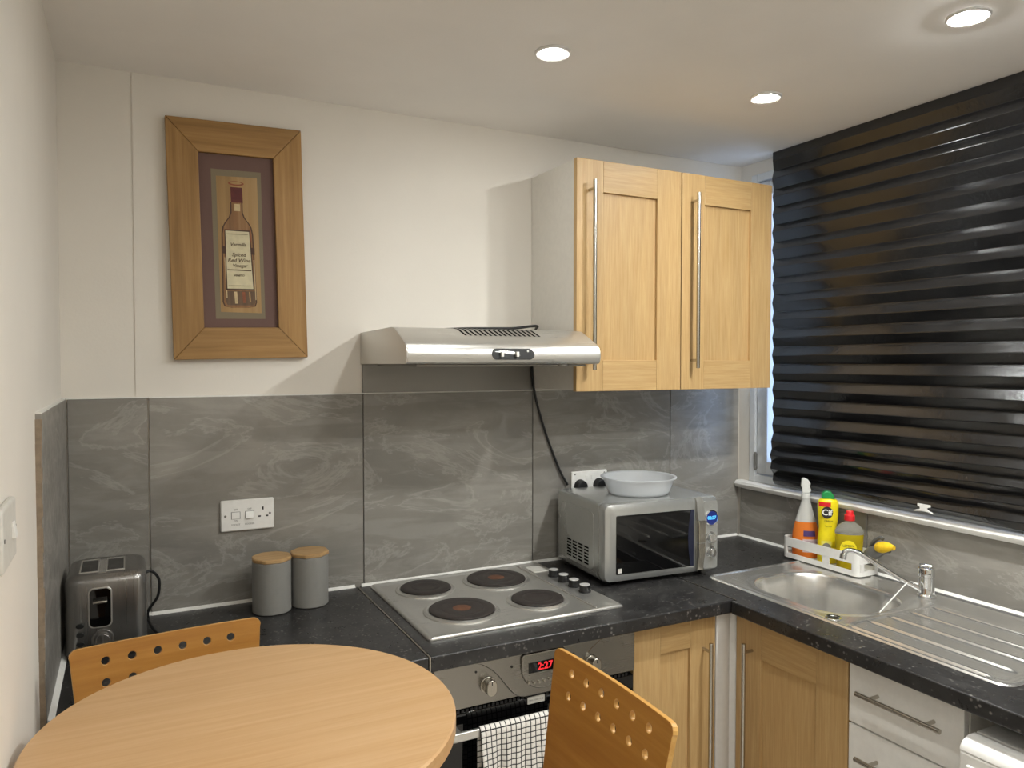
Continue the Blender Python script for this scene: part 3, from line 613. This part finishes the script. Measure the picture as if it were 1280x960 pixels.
# ---------------------------------------------------------------- microwave
MW, MD, MH = .432, .330, .260
t = thing('microwave', 'silver grey microwave oven with a blue round clock beside the hob', 'microwave', (1.302, -.367, W), (0, 0, radians(-4.2)))
def L(name, bm, m, par=None, bev=0, seg=2, sm=35): return obj(name, bm, M[m], par or t, bev, seg, sm, True)
bm = BM(); loft(bm, [[(x, y, z) for x, z in rrect(.003, MW-.003, .014, MH-.002, .012, 4)] for y in (.045, MD)]); body = L('body', bm, 'silver', None, .002)
bm = BM(); loft(bm, [[(x, y, z) for x, z in rrect(i, MW-i, .012+i, MH-i, .020, 6)] for i, y in ((.001, .0445), (0, .035), (0, .016), (.004, .006), (.012, .0015), (.022, 0))]); fr = L('front_frame', bm, 'silver', None)
bm = BM(); py(bm, rrect(.040, .330, .038, .222, .004, 3), -.0015, .003); dr = L('door_window', bm, 'blackgloss', None, .0008)
bm = BM(); py(bm, [(.330, .038)]+[(.318-.010*sin(pi*k/8), .038+.184*k/8) for k in range(9)]+[(.330, .222)], -.0022, -.0014); L('window_edge', bm, 'navy', dr)
bm = BM(); px(bm, [(-.001, .018), (-.009, .022), (-.012, .05), (-.019, .075), (-.019, .175), (-.012, .20), (-.006, .243), (-.001, .245)], .338, .364); L('handle', bm, 'satin', None, .003)
bm = BM(); px(bm, [(-.0015, .186), (-.0175, .186), (-.0127, .202), (-.0072, .246), (.002, .2575), (.010, .2592), (.010, .257)], .3375, .3645); L('handle_inlay', bm, 'silver_dark', None, .001)
bm = BM(); px(bm, [(0, .112), (-.0195, .112), (-.0195, .116), (0, .116)], .3378, .3642); L('handle_band', bm, 'chrome', None)
bm = BM(); py(bm, rrect(.368, .424, .022, .246, .008, 4), -.002, .003); pn = L('control_panel', bm, 'silver', None, .001)
cxm, czm = .397, .190
bm = BM(); loft(bm, [[(cxm+r*cos(k*pi/20), y, czm+r*sin(k*pi/20)) for k in range(40)] for r, y in ((.0255, -.0015), (.0255, -.007), (.0225, -.0085), (.0215, -.006))], True); L('display_ring', bm, 'chrome', pn)
bm = BM(); cyl(bm, (cxm, -.006, czm), (cxm, -.0068, czm), .0213, seg=36); ds = L('display', bm, 'bluelcd', None)
lettering('digits', '02:27', .0150, face_y(cxm, -.0071, czm), M['blueled'], ds, True, bold=.0003)
for z in (.125, .077):
    bm = BM(); cyl(bm, (cxm, -.0015, z), (cxm, -.005, z), .0195, .0185, 30); cyl(bm, (cxm, -.005, z), (cxm, -.016, z), .0155, .0140, 30); box(bm, cxm-.0025, cxm+.0025, -.022, -.012, z-.013, z+.013); L('knob', bm, 'chrome', pn, .0008)
for z0, s in ((.152, 'POWER'), (.102, 'TIME'), (.050, 'MIN')): lettering('lettering', s, .0055, face_y(cxm, -.0023, z0), M['greyink'], pn, True)
bm = BM(); loft(bm, [[(cxm+r*cos(k*pi/10), -.0022, .230+r*sin(k*pi/10)) for k in range(20)] for r in (.0065, .0055)], False); L('emblem', bm, 'greyink', pn)
bm = BM(); box(bm, .046, .060, -.0022, -.0014, .043, .057); L('window_mark', bm, 'paper', dr)
bm = BM()
for c in range(4):
    for r in range(6):
        y = .105+.040*c; z = .048+.0105*r; box(bm, -.0006, .0035, y, y+.028, z, z+.005)
v = L('vent_slots', bm, 'void'); v['kind'] = 'stuff'
bm = BM(); px(bm, rrect(.075, MD-.03, .035, MH-.035, .02, 4), .0005, .004); L('side_panel', bm, 'silver', None, .002)
for x, y in ((.04, .06), (MW-.04, .06), (.04, MD-.04), (MW-.04, MD-.04)):
    bm = BM(); cyl(bm, (x, y, .0005), (x, y, .016), .012, seg=14); L('foot', bm, 'rubber')
# plastic bowl on top
bc = (1.531, -.228, W+MH-.0014)
bm = BM(); lathe(bm, [(.090, .0012), (.096, .0006), (.101, .004), (.104, .010), (.118, .048), (.1195, .0525), (.127, .054), (.1275, .0575), (.1255, .0585), (.118, .0565), (.1165, .052), (.102, .010), (.098, .0045), (.001, .003)], bc, 64)
tag(obj('plastic_bowl', bm, M['frost'], smooth=50), 'frosted clear round plastic bowl standing on top of the microwave', 'bowl')

# ---------------------------------------------------------------- sink
def sdrr(x, y, x0, x1, y0, y1, r):
    qx = abs(x-(x0+x1)/2)-(x1-x0)/2+r; qy = abs(y-(y0+y1)/2)-(y1-y0)/2+r
    return hypot(max(qx, 0), max(qy, 0))+min(max(qx, qy), 0)-r
def ss(a, b, v): v = max(0, min(1, (v-a)/(b-a))); return v*v*(3-2*v)
SX0, SX1, SY0, SY1 = 1.668, 2.158, -1.358, -.405
t = thing('sink', 'stainless steel inset sink with a rounded bowl and ribbed drainer', 'sink', (1.91, -.88, W))
def sink_z(x, y):
    d = -sdrr(x, y, SX0, SX1, SY0, SY1, .035)
    z = W+.0006+.0045*ss(0, .005, d)-.0028*ss(.010, .020, d)
    b = -sdrr(x, y, 1.728, 2.046, -.893, -.493, .125)
    z += -.148*ss(-.004, .040, b)**1.0
    z -= .0015*ss(-.03, -.01, b)
    # drainer
    dr = -sdrr(x, y, 1.690, 2.068, -1.335, -.925, .03)
    z -= .0020*ss(0, .012, dr)
    for rx in (1.694, 1.776, 1.858, 1.942, 2.036):
        y1 = -.925-.0*rx; k = ss(-.925, -.955, y)*ss(-1.322, -1.295, y) if y > -1.33 else 0
        z += .0062*max(0, 1-((x-rx)/.0075)**2)*k if abs(x-rx) < .0075 else 0
    return z
bm = BM(); nx, ny = 140, 262; P = []
for j in range(ny+1):
    row = []
    for i in range(nx+1):
        x = SX0+(SX1-SX0)*i/nx; y = SY0+(SY1-SY0)*j/ny; d = sdrr(x, y, SX0, SX1, SY0, SY1, .035)
        if d > 0:
            cx_ = min(max(x, SX0+.035), SX1-.035); cy_ = min(max(y, SY0+.035), SY1-.035); k = .035/hypot(x-cx_, y-cy_); x = cx_+(x-cx_)*k; y = cy_+(y-cy_)*k
        row.append(bm.verts.new((x, y, sink_z(x, y))))
    P.append(row)
for j in range(ny):
    for i in range(nx): bm.faces.new((P[j][i], P[j][i+1], P[j+1][i+1], P[j+1][i]))
obj('basin_and_drainer', bm, M['steel_y'], t, smooth=60)
bm = BM(); lathe(bm, [(.022, .0), (.021, .0025), (.017, .002), (.015, -.001)], (1.706, -.876, W+.0022), 28, cap=False); obj('overflow_ring', bm, M['chrome'], t)
bm = BM(); lathe(bm, [(.0155, 0), (.001, 0)], (1.706, -.876, W+.0024), 24, cap=False); obj('overflow_hole', bm, M['black'], t)
bm = BM(); lathe(bm, [(.036, .0), (.034, .003), (.026, .002), (.001, .001)], (1.88, -.70, W-.1445), 32); obj('waste', bm, M['chrome'], t)
# tap
TPX, TPY = 2.110, -.870
t = thing('mixer_tap', 'chrome single lever mixer tap with a long low spout over the sink', 'tap', (TPX, TPY, W+.004))
bm = BM(); lathe(bm, [(.026, .003), (.026, .007), (.0225, .011), (.0215, .014), (.0215, .060), (.0205, .061), (.0205, .063), (.0228, .064), (.0228, .086), (.0218, .089), (.019, .0915), (.001, .0925)], (TPX, TPY, W), 36); obj('body', bm, M['chrome'], t, smooth=40)
bm = BM(); tube(bm, [(TPX+.008, TPY-.008, W+.090), (TPX-.002, TPY+.006, W+.0925), (TPX-.012, TPY+.014, W+.094)], lambda u: .009-.003*u, 12); obj('lever', bm, M['chrome'], t)
bm = BM(); tube(bm, [(TPX-.012, TPY+.010, W+.022), (TPX-.045, TPY+.045, W+.046), (TPX-.095, TPY+.095, W+.088), (TPX-.127, TPY+.128, W+.116), (TPX-.146, TPY+.147, W+.124), (TPX-.157, TPY+.158, W+.120), (TPX-.161, TPY+.162, W+.108)], .0078, 16); obj('spout', bm, M['chrome'], t)
bm = BM(); cyl(bm, (TPX-.1605, TPY+.1615, W+.112), (TPX-.1625, TPY+.1635, W+.097), .0098, seg=20); obj('spout_nozzle', bm, M['chrome'], t, .001)
bm = BM(); tube(bm, [(TPX-.040, TPY+.034, W+.041), (1.856, -.905, W+.0035)], .0017, 8, 0)
tag(obj('plug_chain', bm, M['whiteplastic']), 'thin bright sink plug chain stretched from the tap spout to the bowl rim', 'chain')

# ---------------------------------------------------------------- caddy and cleaning things
CX0, CX1, CY0, CY1 = 2.085, 2.192, -.655, -.335; CZ = W+.0062
t = thing('sink_caddy', 'white plastic slotted caddy of cleaning bottles at the back of the sink', 'caddy', (2.137, -.51, CZ))
out = rrect(CX0, CX1, CY0, CY1, .022, 6); inn = rrect(CX0+.003, CX1-.003, CY0+.003, CY1-.003, .019, 6)
def wallband(bm, z0, z1): loft(bm, [[(x, y, z0) for x, y in out], [(x, y, z1) for x, y in out], [(x, y, z1) for x, y in inn], [(x, y, z0) for x, y in inn], [(x, y, z0) for x, y in out]], False)
bm = BM(); wallband(bm, CZ, CZ+.017); wallband(bm, CZ+.040, CZ+.072)
for y0, y1 in ((CY0+.001, CY0+.026), (CY0+.115, CY0+.142), (CY1-.026, CY1-.001)):
    box(bm, CX0, CX0+.003, y0 if y0 > CY0+.05 else CY0+.020, y1 if y1 < CY1-.01 else CY1-.020, CZ+.016, CZ+.041); box(bm, CX1-.003, CX1, y0 if y0 > CY0+.05 else CY0+.020, y1 if y1 < CY1-.01 else CY1-.020, CZ+.016, CZ+.041)
for x0, x1 in ((CX0, CX0+.028), (CX1-.028, CX1)):
    for yy in (CY0, CY1-.003): box(bm, x0+(.012 if x0 == CX0 else 0), x1-(.012 if x1 == CX1 else 0), yy, yy+.003, CZ+.016, CZ+.041)
for cxx, cyy, a0 in ((CX1-.022, CY1-.022, 0), (CX0+.022, CY1-.022, 90), (CX0+.022, CY0+.022, 180), (CX1-.022, CY0+.022, 270)):
    arc1 = [(cxx+.022*cos(radians(a0+15*k)), cyy+.022*sin(radians(a0+15*k))) for k in range(7)]; arc2 = [(cxx+.019*cos(radians(a0+15*k)), cyy+.019*sin(radians(a0+15*k))) for k in range(6, -1, -1)]
    pz(bm, arc1+arc2, CZ+.016, CZ+.041)
obj('basket', bm, M['whiteplastic'], t, smooth=30)
bm = BM(); pz(bm, rrect(CX0+.002, CX1-.002, CY0+.002, CY1-.002, .02, 6), CZ, CZ+.003); obj('tray', bm, M['whiteplastic'], t)
BZ = CZ+.0035
VN = Vector((-.69, -.72, 0)).normalized()       # the way the bottle fronts face
def bottle(bm, prof, c, ang, seg=28, cap=True):
    """oval rings: (half width, half depth, z)"""
    ca, sa = cos(ang), sin(ang); R = []
    for w, d, z in prof:
        R.append([(c[0]+w*cos(a)*ca-d*sin(a)*sa, c[1]+w*cos(a)*sa+d*sin(a)*ca, BZ+z) for a in [2*pi*k/seg for k in range(seg)]])
    loft(bm, R, cap); return bm
A = atan2(-.69, .72)+0.0      # width axis, across the view
# spray
sc = (2.136, -.396)
t = thing('spray_bottle', 'spray cleaner bottle with orange liquid and a clear trigger head in the caddy', 'spray bottle', (sc[0], sc[1], BZ))
bm = BM(); bottle(bm, [(.040, .026, .001), (.044, .029, .006), (.045, .029, .05), (.0435, .028, .085), (.038, .026, .115), (.0345, .0245, .127)], sc, A); obj('liquid_body', bm, M['orange'], t, smooth=50)
bm = BM(); bottle(bm, [(.0345, .0245, .1272), (.031, .023, .140), (.024, .020, .165), (.0185, .017, .185), (.015, .015, .198), (.0145, .0145, .208)], sc, A); obj('upper_body', bm, M['clearwhite'], t, smooth=50)
wv = Vector((cos(A), sin(A), 0)); up = Vector((0, 0, 1)); c0 = Vector((sc[0], sc[1], BZ))
bm = BM(); cyl(bm, c0+up*.2085, c0+up*.227, .0165, .0155, 20); hd = obj('collar', bm, M['mist'], t, .001)
def slab(poly, th, c=c0, ax=wv): # outline in (width, z), thickness along the view
    n = ax.cross(up); bm = BM(); prism(bm, poly, lambda a, b: c+ax*a+up*b-n*th, lambda a, b: c+ax*a+up*b+n*th); return bm
bm = slab([(-.013, .227), (.013, .227), (.017, .240), (.012, .250), (.015, .262), (.006, .275), (-.006, .281), (-.015, .279), (-.016, .262), (-.018, .252), (-.013, .244)], .009); obj('trigger_head', bm, M['mist'], t, .003, 3)
fn = -VN*-1
def patch(name, c, w, d, a, z0, z1, mat, par, a0=-.5, a1=.5, off=.0008, taper=None):
    """label wrapped on an oval body facing the viewer; a0..a1 in radians about the front."""
    ca, sa = cos(a), sin(a); n = 12; bm = BM(); rows = []
    for z in (z0, z1):
        k = 1 if taper is None or z == z0 else taper; row = []
        for i in range(n+1):
            th = -pi/2+a0+(a1-a0)*i/n; ww, dd = w*k+off, d*k+off
            row.append(bm.verts.new((c[0]+ww*cos(th)*ca-dd*sin(th)*sa, c[1]+ww*cos(th)*sa+dd*sin(th)*ca, BZ+z)))
        rows.append(row)
    for i in range(n): bm.faces.new((rows[0][i], rows[0][i+1], rows[1][i+1], rows[1][i]))
    return obj(name, bm, M[mat], par, smooth=60)
patch('label', sc, .045, .029, A, .022, .068, 'label_lilac', t, -.25, 1.1); patch('label_band', sc, .0445, .0288, A, .078, .098, 'purple', t, -.2, .75, .0012, .94)
def frontmat(c, d, z, off=.0018, side=0): # lettering just in front of an oval bottle
    p = Vector((c[0], c[1], BZ+z))+VN*(d+off)+wv*side; return face_dir(p, VN.x, VN.y)
for k, s in enumerate(('MULTI SURFACE', 'orange & citrus', 'spray 500 ml')): lettering('lettering', s, .0062, frontmat(sc, .029, .060-.012*k, .0006, .017), M['purple'], t)
# cream cleaner
cc = (2.142, -.486)
t = thing('cream_cleaner_bottle', 'yellow cream cleaner bottle with a green cap in the caddy', 'bottle', (cc[0], cc[1], BZ))
bm = BM(); bottle(bm, [(.030, .020, .001), (.033, .022, .006), (.033, .022, .085), (.0305, .021, .105), (.0285, .020, .122), (.0305, .021, .138), (.033, .022, .160), (.034, .022, .200), (.0325, .0215, .212), (.026, .018, .220), (.019, .014, .222)], cc, A); obj('body', bm, M['yellow'], t, smooth=50)
c1 = Vector((cc[0], cc[1], BZ)); 
bm = slab([(-.021, .221), (.021, .219), (.017, .234), (.009, .245), (-.004, .249), (-.015, .245), (-.022, .236)], .013, c1); obj('cap', bm, M['green'], t, .004, 3)
patch('red_flash', cc, .0335, .022, A, .196, .211, 'red', t, -1.1, .2)
p = c1+VN*.0225+wv*-.005+up*.176; u3 = wv
bm = BM(); bv = [p+u3*(.0185*cos(k*pi/14))+up*(.0205*sin(k*pi/14)) for k in range(28)]; loft(bm, [[q+VN*.0004 for q in bv], [q+VN*.0012 for q in bv]]); bdg = obj('badge', bm, M['ink'], t)
lettering('lettering', 'Cif', .0275, face_dir(p+VN*.0020, VN.x, VN.y), M['whiteplastic'], t, bold=.0006)
lettering('lettering', 'CREAM', .0085, frontmat(cc, .0222, .147, .0016), M['ink'], t); lettering('lettering', 'lemon', .0085, frontmat(cc, .0215, .130, .0022), M['ink'], t)
patch('lower_label', cc, .033, .022, A, .020, .078, 'yellow_pale', t, -.7, .3)
p = c1+VN*.0238+wv*-.006+up*.056; bm = BM(); bv = [p+u3*(.014*cos(k*pi/10))+up*(.016*sin(k*pi/10)) for k in range(20)]; loft(bm, [[q for q in bv], [q+VN*.0008 for q in bv]]); obj('lower_badge', bm, M['greyink'], t)
# washing-up liquid
dc = (2.140, -.575)
t = thing('dish_soap_bottle', 'clear bottle of yellow washing up liquid with a red cap in the caddy', 'bottle', (dc[0], dc[1], BZ))
bm = BM(); bottle(bm, [(.036, .022, .001), (.040, .025, .006), (.041, .0255, .05), (.0425, .026, .085), (.045, .027, .118)], dc, A); obj('liquid_body', bm, M['yliquid'], t, smooth=50)
bm = BM(); bottle(bm, [(.045, .027, .1182), (.0455, .027, .126), (.041, .025, .137), (.028, .019, .150), (.016, .0135, .158), (.0135, .0130, .163)], dc, A); obj('upper_body', bm, M['clear'], t, smooth=50)
bm = BM(); lathe(bm, [(.0165, .163), (.0170, .165), (.0165, .180), (.0145, .182), (.0120, .184), (.0115, .193), (.0100, .195)], (dc[0], dc[1], BZ), 24); obj('cap', bm, M['red'], t, smooth=40)
p = Vector((dc[0], dc[1], BZ))+VN*.0268+wv*-.006+up*.072; bm = BM(); bv = [p+u3*(.026*cos(k*pi/16))+up*(.028*sin(k*pi/16)) for k in range(32)]; loft(bm, [[q for q in bv], [q+VN*.0008 for q in bv]]); obj('label', bm, M['yellow'], t)
lettering('lettering', 'LEMON', .0105, face_dir(p+VN*.0014+up*.010, VN.x, VN.y), M['ink'], t)
p2 = p-up*.014; bm = BM(); bv = [p2+u3*(.021*cos(k*pi/12))+up*(.0085*sin(k*pi/12)) for k in range(24)]; loft(bm, [[q+VN*.0009 for q in bv], [q+VN*.0014 for q in bv]]); obj('label_band', bm, M['whiteplastic'], t)
# scrubbing sponge on a grey holder
t = thing('sponge_scrubber', 'yellow sponge on a grey scrubber handle sticking out of the caddy', 'sponge', (2.15, -.65, CZ+.06))
def P3(pxy, zz): return Vector(pxy+(zz,))
bm = BM(); tube(bm, [(2.148, -.634, .965), (2.146, -.648, 1.000), (2.140, -.668, 1.032), (2.142, -.690, 1.047), (2.142, -.700, 1.044)], .0060, 10); obj('handle', bm, M['grey_plastic'], t)
bm = BM(); tube(bm, [(2.146, -.640, .978), (2.142, -.664, .992), (2.140, -.695, 1.006), (2.142, -.722, 1.015)], lambda u: .010+.012*sin(pi*min(1, u*1.05+.15)), 14); obj('head', bm, M['grey_plastic'], t)
bm = BM(); tube(bm, [(2.134, -.685, 1.014), (2.134, -.702, 1.020), (2.136, -.722, 1.025), (2.138, -.742, 1.026)], lambda u: .008+.010*sin(pi*min(1, u*.85+.2)), 14); obj('sponge', bm, M['sponge'], t)

# ---------------------------------------------------------------- blind
t = thing('pleated_blind', 'black pleated paper blind hanging from the ceiling over the window', 'blind', (2.115, -1.03, 1.165))
NP = 20; zs = []; ztop, zbot = ZC-.001, 1.150
hs = [1.0]*NP
for k in range(NP-4, NP): hs[k] = (.88, .78, .68, .60)[k-(NP-4)]
for k in (0, 1): hs[k] = 1.05
tot = sum(hs); z = ztop; lv = [(z, 0)]
for k in range(NP):
    h = hs[k]/tot*(ztop-zbot); lv += [(z-h*.5, 1), (z-h, 0)]; z -= h
nyb = 110; Y0, Y1 = -.214, -1.86; bm = BM(); rows = []
for k, (z, s) in enumerate(lv):
    row = []; fz = (ztop-z)/(ztop-zbot)
    for i in range(nyb+1):
        u = i/nyb; y = Y0+(Y1-Y0)*u
        amp = .0105 if fz > .1 else .006+.065*fz
        loose = ss(.72, 1.0, fz)
        n1 = noise.noise(Vector((k*.31, y*2.3, 1.7))); n2 = noise.noise(Vector((k*1.7, y*5.0, 9.1)))
        x = 2.150+.016*fz-amp*(1 if s else -1)*(1-.35*loose*ss(.1, .8, u))+.0035*n1*(.3+loose)+.0012*n2
        dz = .004*n2*(.2+loose)+loose*.020*ss(.0, .9, u)*(1-ss(.93, 1, fz))*.6+.012*loose*sin(u*5)*.25
        yo = 0
        if i == 0: yo = -.006*(1 if s else -1)+(.004*n1)
        row.append(bm.verts.new((x, y+yo+(-.018*ss(.93, 1, fz)+.012*ss(.82, .93, fz) if i < 12 else 0)*(1-i/12 if i < 12 else 0), z+dz)))
    rows.append(row)
for a, b in zip(rows, rows[1:]):
    for i in range(nyb): bm.faces.new((a[i], a[i+1], b[i+1], b[i]))
o = obj('pleated_sheet', bm, M['blind'], t, smooth=0); m = o.modifiers.new('crease', 'BEVEL'); m.width = .0014; m.segments = 1; m.angle_limit = radians(25); m = o.modifiers.new('film', 'SOLIDIFY'); m.thickness = .0012
bm = BM(); yc_ = -.832
pts = [(-.030, .000), (-.030, .004), (-.012, .010), (-.012, .016), (-.020, .019), (-.020, .026), (.022, .026), (.022, .019), (.012, .016), (.012, .010), (.030, .004), (.030, .000), (.010, .004), (-.010, .004)]
px(bm, [(yc_-a, 1.153+b) for a, b in pts], 2.1450, 2.1485); obj('clip', bm, M['whiteplastic'], t, .0008)

# ---------------------------------------------------------------- washing machine
t = thing('washing_machine', 'white washing machine standing under the worktop end beside the drawers', 'washing machine', (1.83, -1.64, 0))
bm = BM(); box(bm, 1.555, 2.15, -1.93, -1.335, .02, .800); obj('cabinet', bm, M['whiteplastic'], t, .006, 3)
prof = [(2.16, .802), (2.16, .824), (1.590, .826), (1.562, .825), (1.546, .818), (1.538, .806), (1.535, .795), (1.537, .802)]
bm = BM(); py(bm, [(2.15, .802), (2.15, .824), (1.598, .826), (1.596, .823), (1.592, .823), (1.590, .826), (1.566, .825), (1.548, .818), (1.540, .808), (1.538, .800), (1.56, .800)], -1.932, -1.333); obj('lid', bm, M['whiteplastic'], t, .004, 3)
bm = BM(); box(bm, 1.5375, 1.556, -1.931, -1.334, .68, .7995); cp = obj('control_panel', bm, M['whiteplastic'], t, .004, 3)
bm = BM(); box(bm, 1.531, 1.540, -1.50, -1.350, .695, .778); dd = obj('detergent_drawer', bm, M['whiteplastic'], t, .004, 3)
lettering('lettering', 'II  I', .016, face_dir((1.5304, -1.385, .758), -1, 0), M['greyink'], dd)
bm = BM(); loft(bm, [[(x, -1.63+r*cos(k*pi/20), .42+r*sin(k*pi/20)) for k in range(40)] for r, x in ((.20, 1.556), (.20, 1.535), (.185, 1.528), (.15, 1.532), (.145, 1.545))]); obj('door_ring', bm, M['silver'], t)
bm = BM(); loft(bm, [[(x, -1.63+r*cos(k*pi/20), .42+r*sin(k*pi/20)) for k in range(40)] for r, x in ((.147, 1.545), (.13, 1.535), (.06, 1.53))]); obj('door_glass', bm, M['blackgloss'], t)
for y in (-1.37, -1.89):
    for x in (1.60, 2.11): bm = BM(); cyl(bm, (x, y, 0.0005), (x, y, .022), .02, seg=14); obj('foot', bm, M['rubber'], t)

# ---------------------------------------------------------------- table and bar chairs
TC = (.168, -1.071); TR = .3165; TZ = 1.05
t = thing('bar_table', 'round beech topped tall bar table in the foreground', 'table', (TC[0], TC[1], 0))
bm = BM(); lathe(bm, [(TR-.004, -.028), (TR, -.025), (TR, -.003), (TR-.003, 0)], (TC[0], TC[1], TZ), 96); obj('tabletop', bm, M['beech_top'], t, smooth=30)
bm = BM(); lathe(bm, [(.03, .02), (.03, .99), (.10, 1.005), (.10, 1.0218)], (TC[0], TC[1], 0), 28); obj('pedestal', bm, M['satin'], t)
bm = BM(); lathe(bm, [(.11, .0005), (.11, .010), (.09, .020), (.035, .032)], (TC[0], TC[1], 0), 40); obj('base_plate', bm, M['satin'], t)
def chair_parts(t, face_mat):
    """local frame: sitter looks along -Y (local), backrest top centre at (0, 0, 1.08); seat in front of it."""
    TI = radians(10); BW = .172; zt, zb = 1.080, .84
    # backrest: curved panel with two rows of holes
    def hw(z): return BW-.020*((zt-z)/(zt-zb))
    def P(u, z): # u = metres across
        y = -(zt-z)*math.tan(TI)+.008*(1-(u/BW)**2)
        return Vector((u, y, z))
    holes = [(-.1125+.045*c, zt-.030-.039*r) for r in range(2) for c in range(6)]; hr = .0075
    # cell mesh: a grid whose hole cells are replaced by a ring
    cols = [-1.0]+sorted({round((c_+s*.0125)/BW, 5) for c_ in {h[0] for h in holes} for s in (-1, 1)})+[1.0]
    zrows = [zt]+[q for r in range(2) for q in (zt-.030-.039*r+.0125, zt-.030-.039*r-.0125)]+[zb+.06, zb]
    bm = BM(); cache = {}
    def vtx(u, z):
        k = (round(u, 5), round(z, 5))
        if k not in cache: cache[k] = bm.verts.new(P(u, z))
        return cache[k]
    def cu(c, z): 
        u = c*BW
        if abs(c) == 1:
            u = math.copysign(hw(z), c)
        return u
    centers = {(round(h[0], 4), round(h[1], 4)) for h in holes}
    for i in range(len(cols)-1):
        for j in range(len(zrows)-1):
            a, b, z1, z0 = cols[i], cols[i+1], zrows[j], zrows[j+1]
            hc = (round((a+b)/2*BW, 4), round((z0+z1)/2, 4))
            hit_ = next((h for h in centers if abs(h[0]-hc[0]) < .003 and abs(h[1]-hc[1]) < .003), None)
            if hit_:
                sq = []; n = 5
                cs = [(a*BW, z0), (b*BW, z0), (b*BW, z1), (a*BW, z1)]
                rim = [bm.verts.new(P(hit_[0]+hr*cos(-3*pi/4+k*pi/8), hit_[1]+hr*sin(-3*pi/4+k*pi/8))) for k in range(16)]
                for s in range(4):
                    A_, B_ = vtx(*cs[s]), vtx(*cs[(s+1) % 4]); rr_ = [rim[(s*4+k) % 16] for k in range(5)]
                    bm.faces.new([A_, B_]+rr_[::-1])
            else:
                # rounded top corners
                if j == 0 and i in (0, len(cols)-2):
                    sgn = -1 if i == 0 else 1; inner = (b if i == 0 else a)*BW; R_ = .014; oc = hw(z1)
                    arc = [(sgn*(oc-R_+R_*sin(k*pi/8)), z1-R_+R_*cos(k*pi/8)) for k in range(5)]
                    pts = [vtx(inner, z0), vtx(inner, z1)]+[bm.verts.new(P(*q)) for q in arc]+[vtx(sgn*hw(z0), z0)]
                    bm.faces.new(pts)
                else:
                    bm.faces.new((vtx(cu(a, z0), z0), vtx(cu(b, z0), z0), vtx(cu(b, z1), z1), vtx(cu(a, z1), z1)))
    me = mesh_of('backrest', bm, face_mat, 0); me.materials.append(M['ply_edge']); me.calc_loop_triangles()
    o = bpy.data.objects.new('backrest', me); COL.objects.link(o); o.parent = t
    m = o.modifiers.new('ply', 'SOLIDIFY'); m.thickness = .010; m.offset = 0; m.material_offset_rim = 1
    m = o.modifiers.new('edge', 'BEVEL'); m.width = .0012; m.segments = 2; m.angle_limit = radians(50)
    # seat
    bm = BM(); pz(bm, rrect(-.19, .19, -.315, -.030, .05, 6), .735, .747); obj('seat', bm, M['ply'], t, .003, local=True)
    for sx in (-1, 1):
        bm = BM(); tube(bm, [(sx*.160, -.285, .735), (sx*.19, -.300, .0005)], .011, 12, 0); obj('leg', bm, M['satin'], t, local=True)
        bm = BM(); tube(bm, [(sx*.120, -.009, .93), (sx*.130, -.022, .86), (sx*.135, -.030, .74), (sx*.165, -.012, .0005)], .011, 12, 4); obj('leg', bm, M['satin'], t, local=True)
    bm = BM(); tube(bm, [(-.178, -.294, .28), (.178, -.294, .28)], .009, 10, 0); tube(bm, [(-.155, -.018, .28), (.155, -.018, .28)], .009, 10, 0)
    for sx in (-1, 1): tube(bm, [(sx*.178, -.294, .28), (sx*.155, -.018, .28)], .009, 10, 0)
    obj('foot_rail', bm, M['satin'], t, local=True)
t = thing('bar_chair', 'tall beech chair with a perforated back, between the round table and the worktop', 'chair', (.067, -.690, 0), (0, 0, atan2(.038, .344)), 'tall chairs with perforated backs')
chair_parts(t, M['ply'])
t2 = thing('bar_chair', 'tall beech chair with a perforated back in front of the oven, right of the table', 'chair', (.706, -1.265, 0), (0, 0, -pi/2), 'tall chairs with perforated backs')
for ch in t.children:
    c = ch.copy(); COL.objects.link(c); c.parent = t2
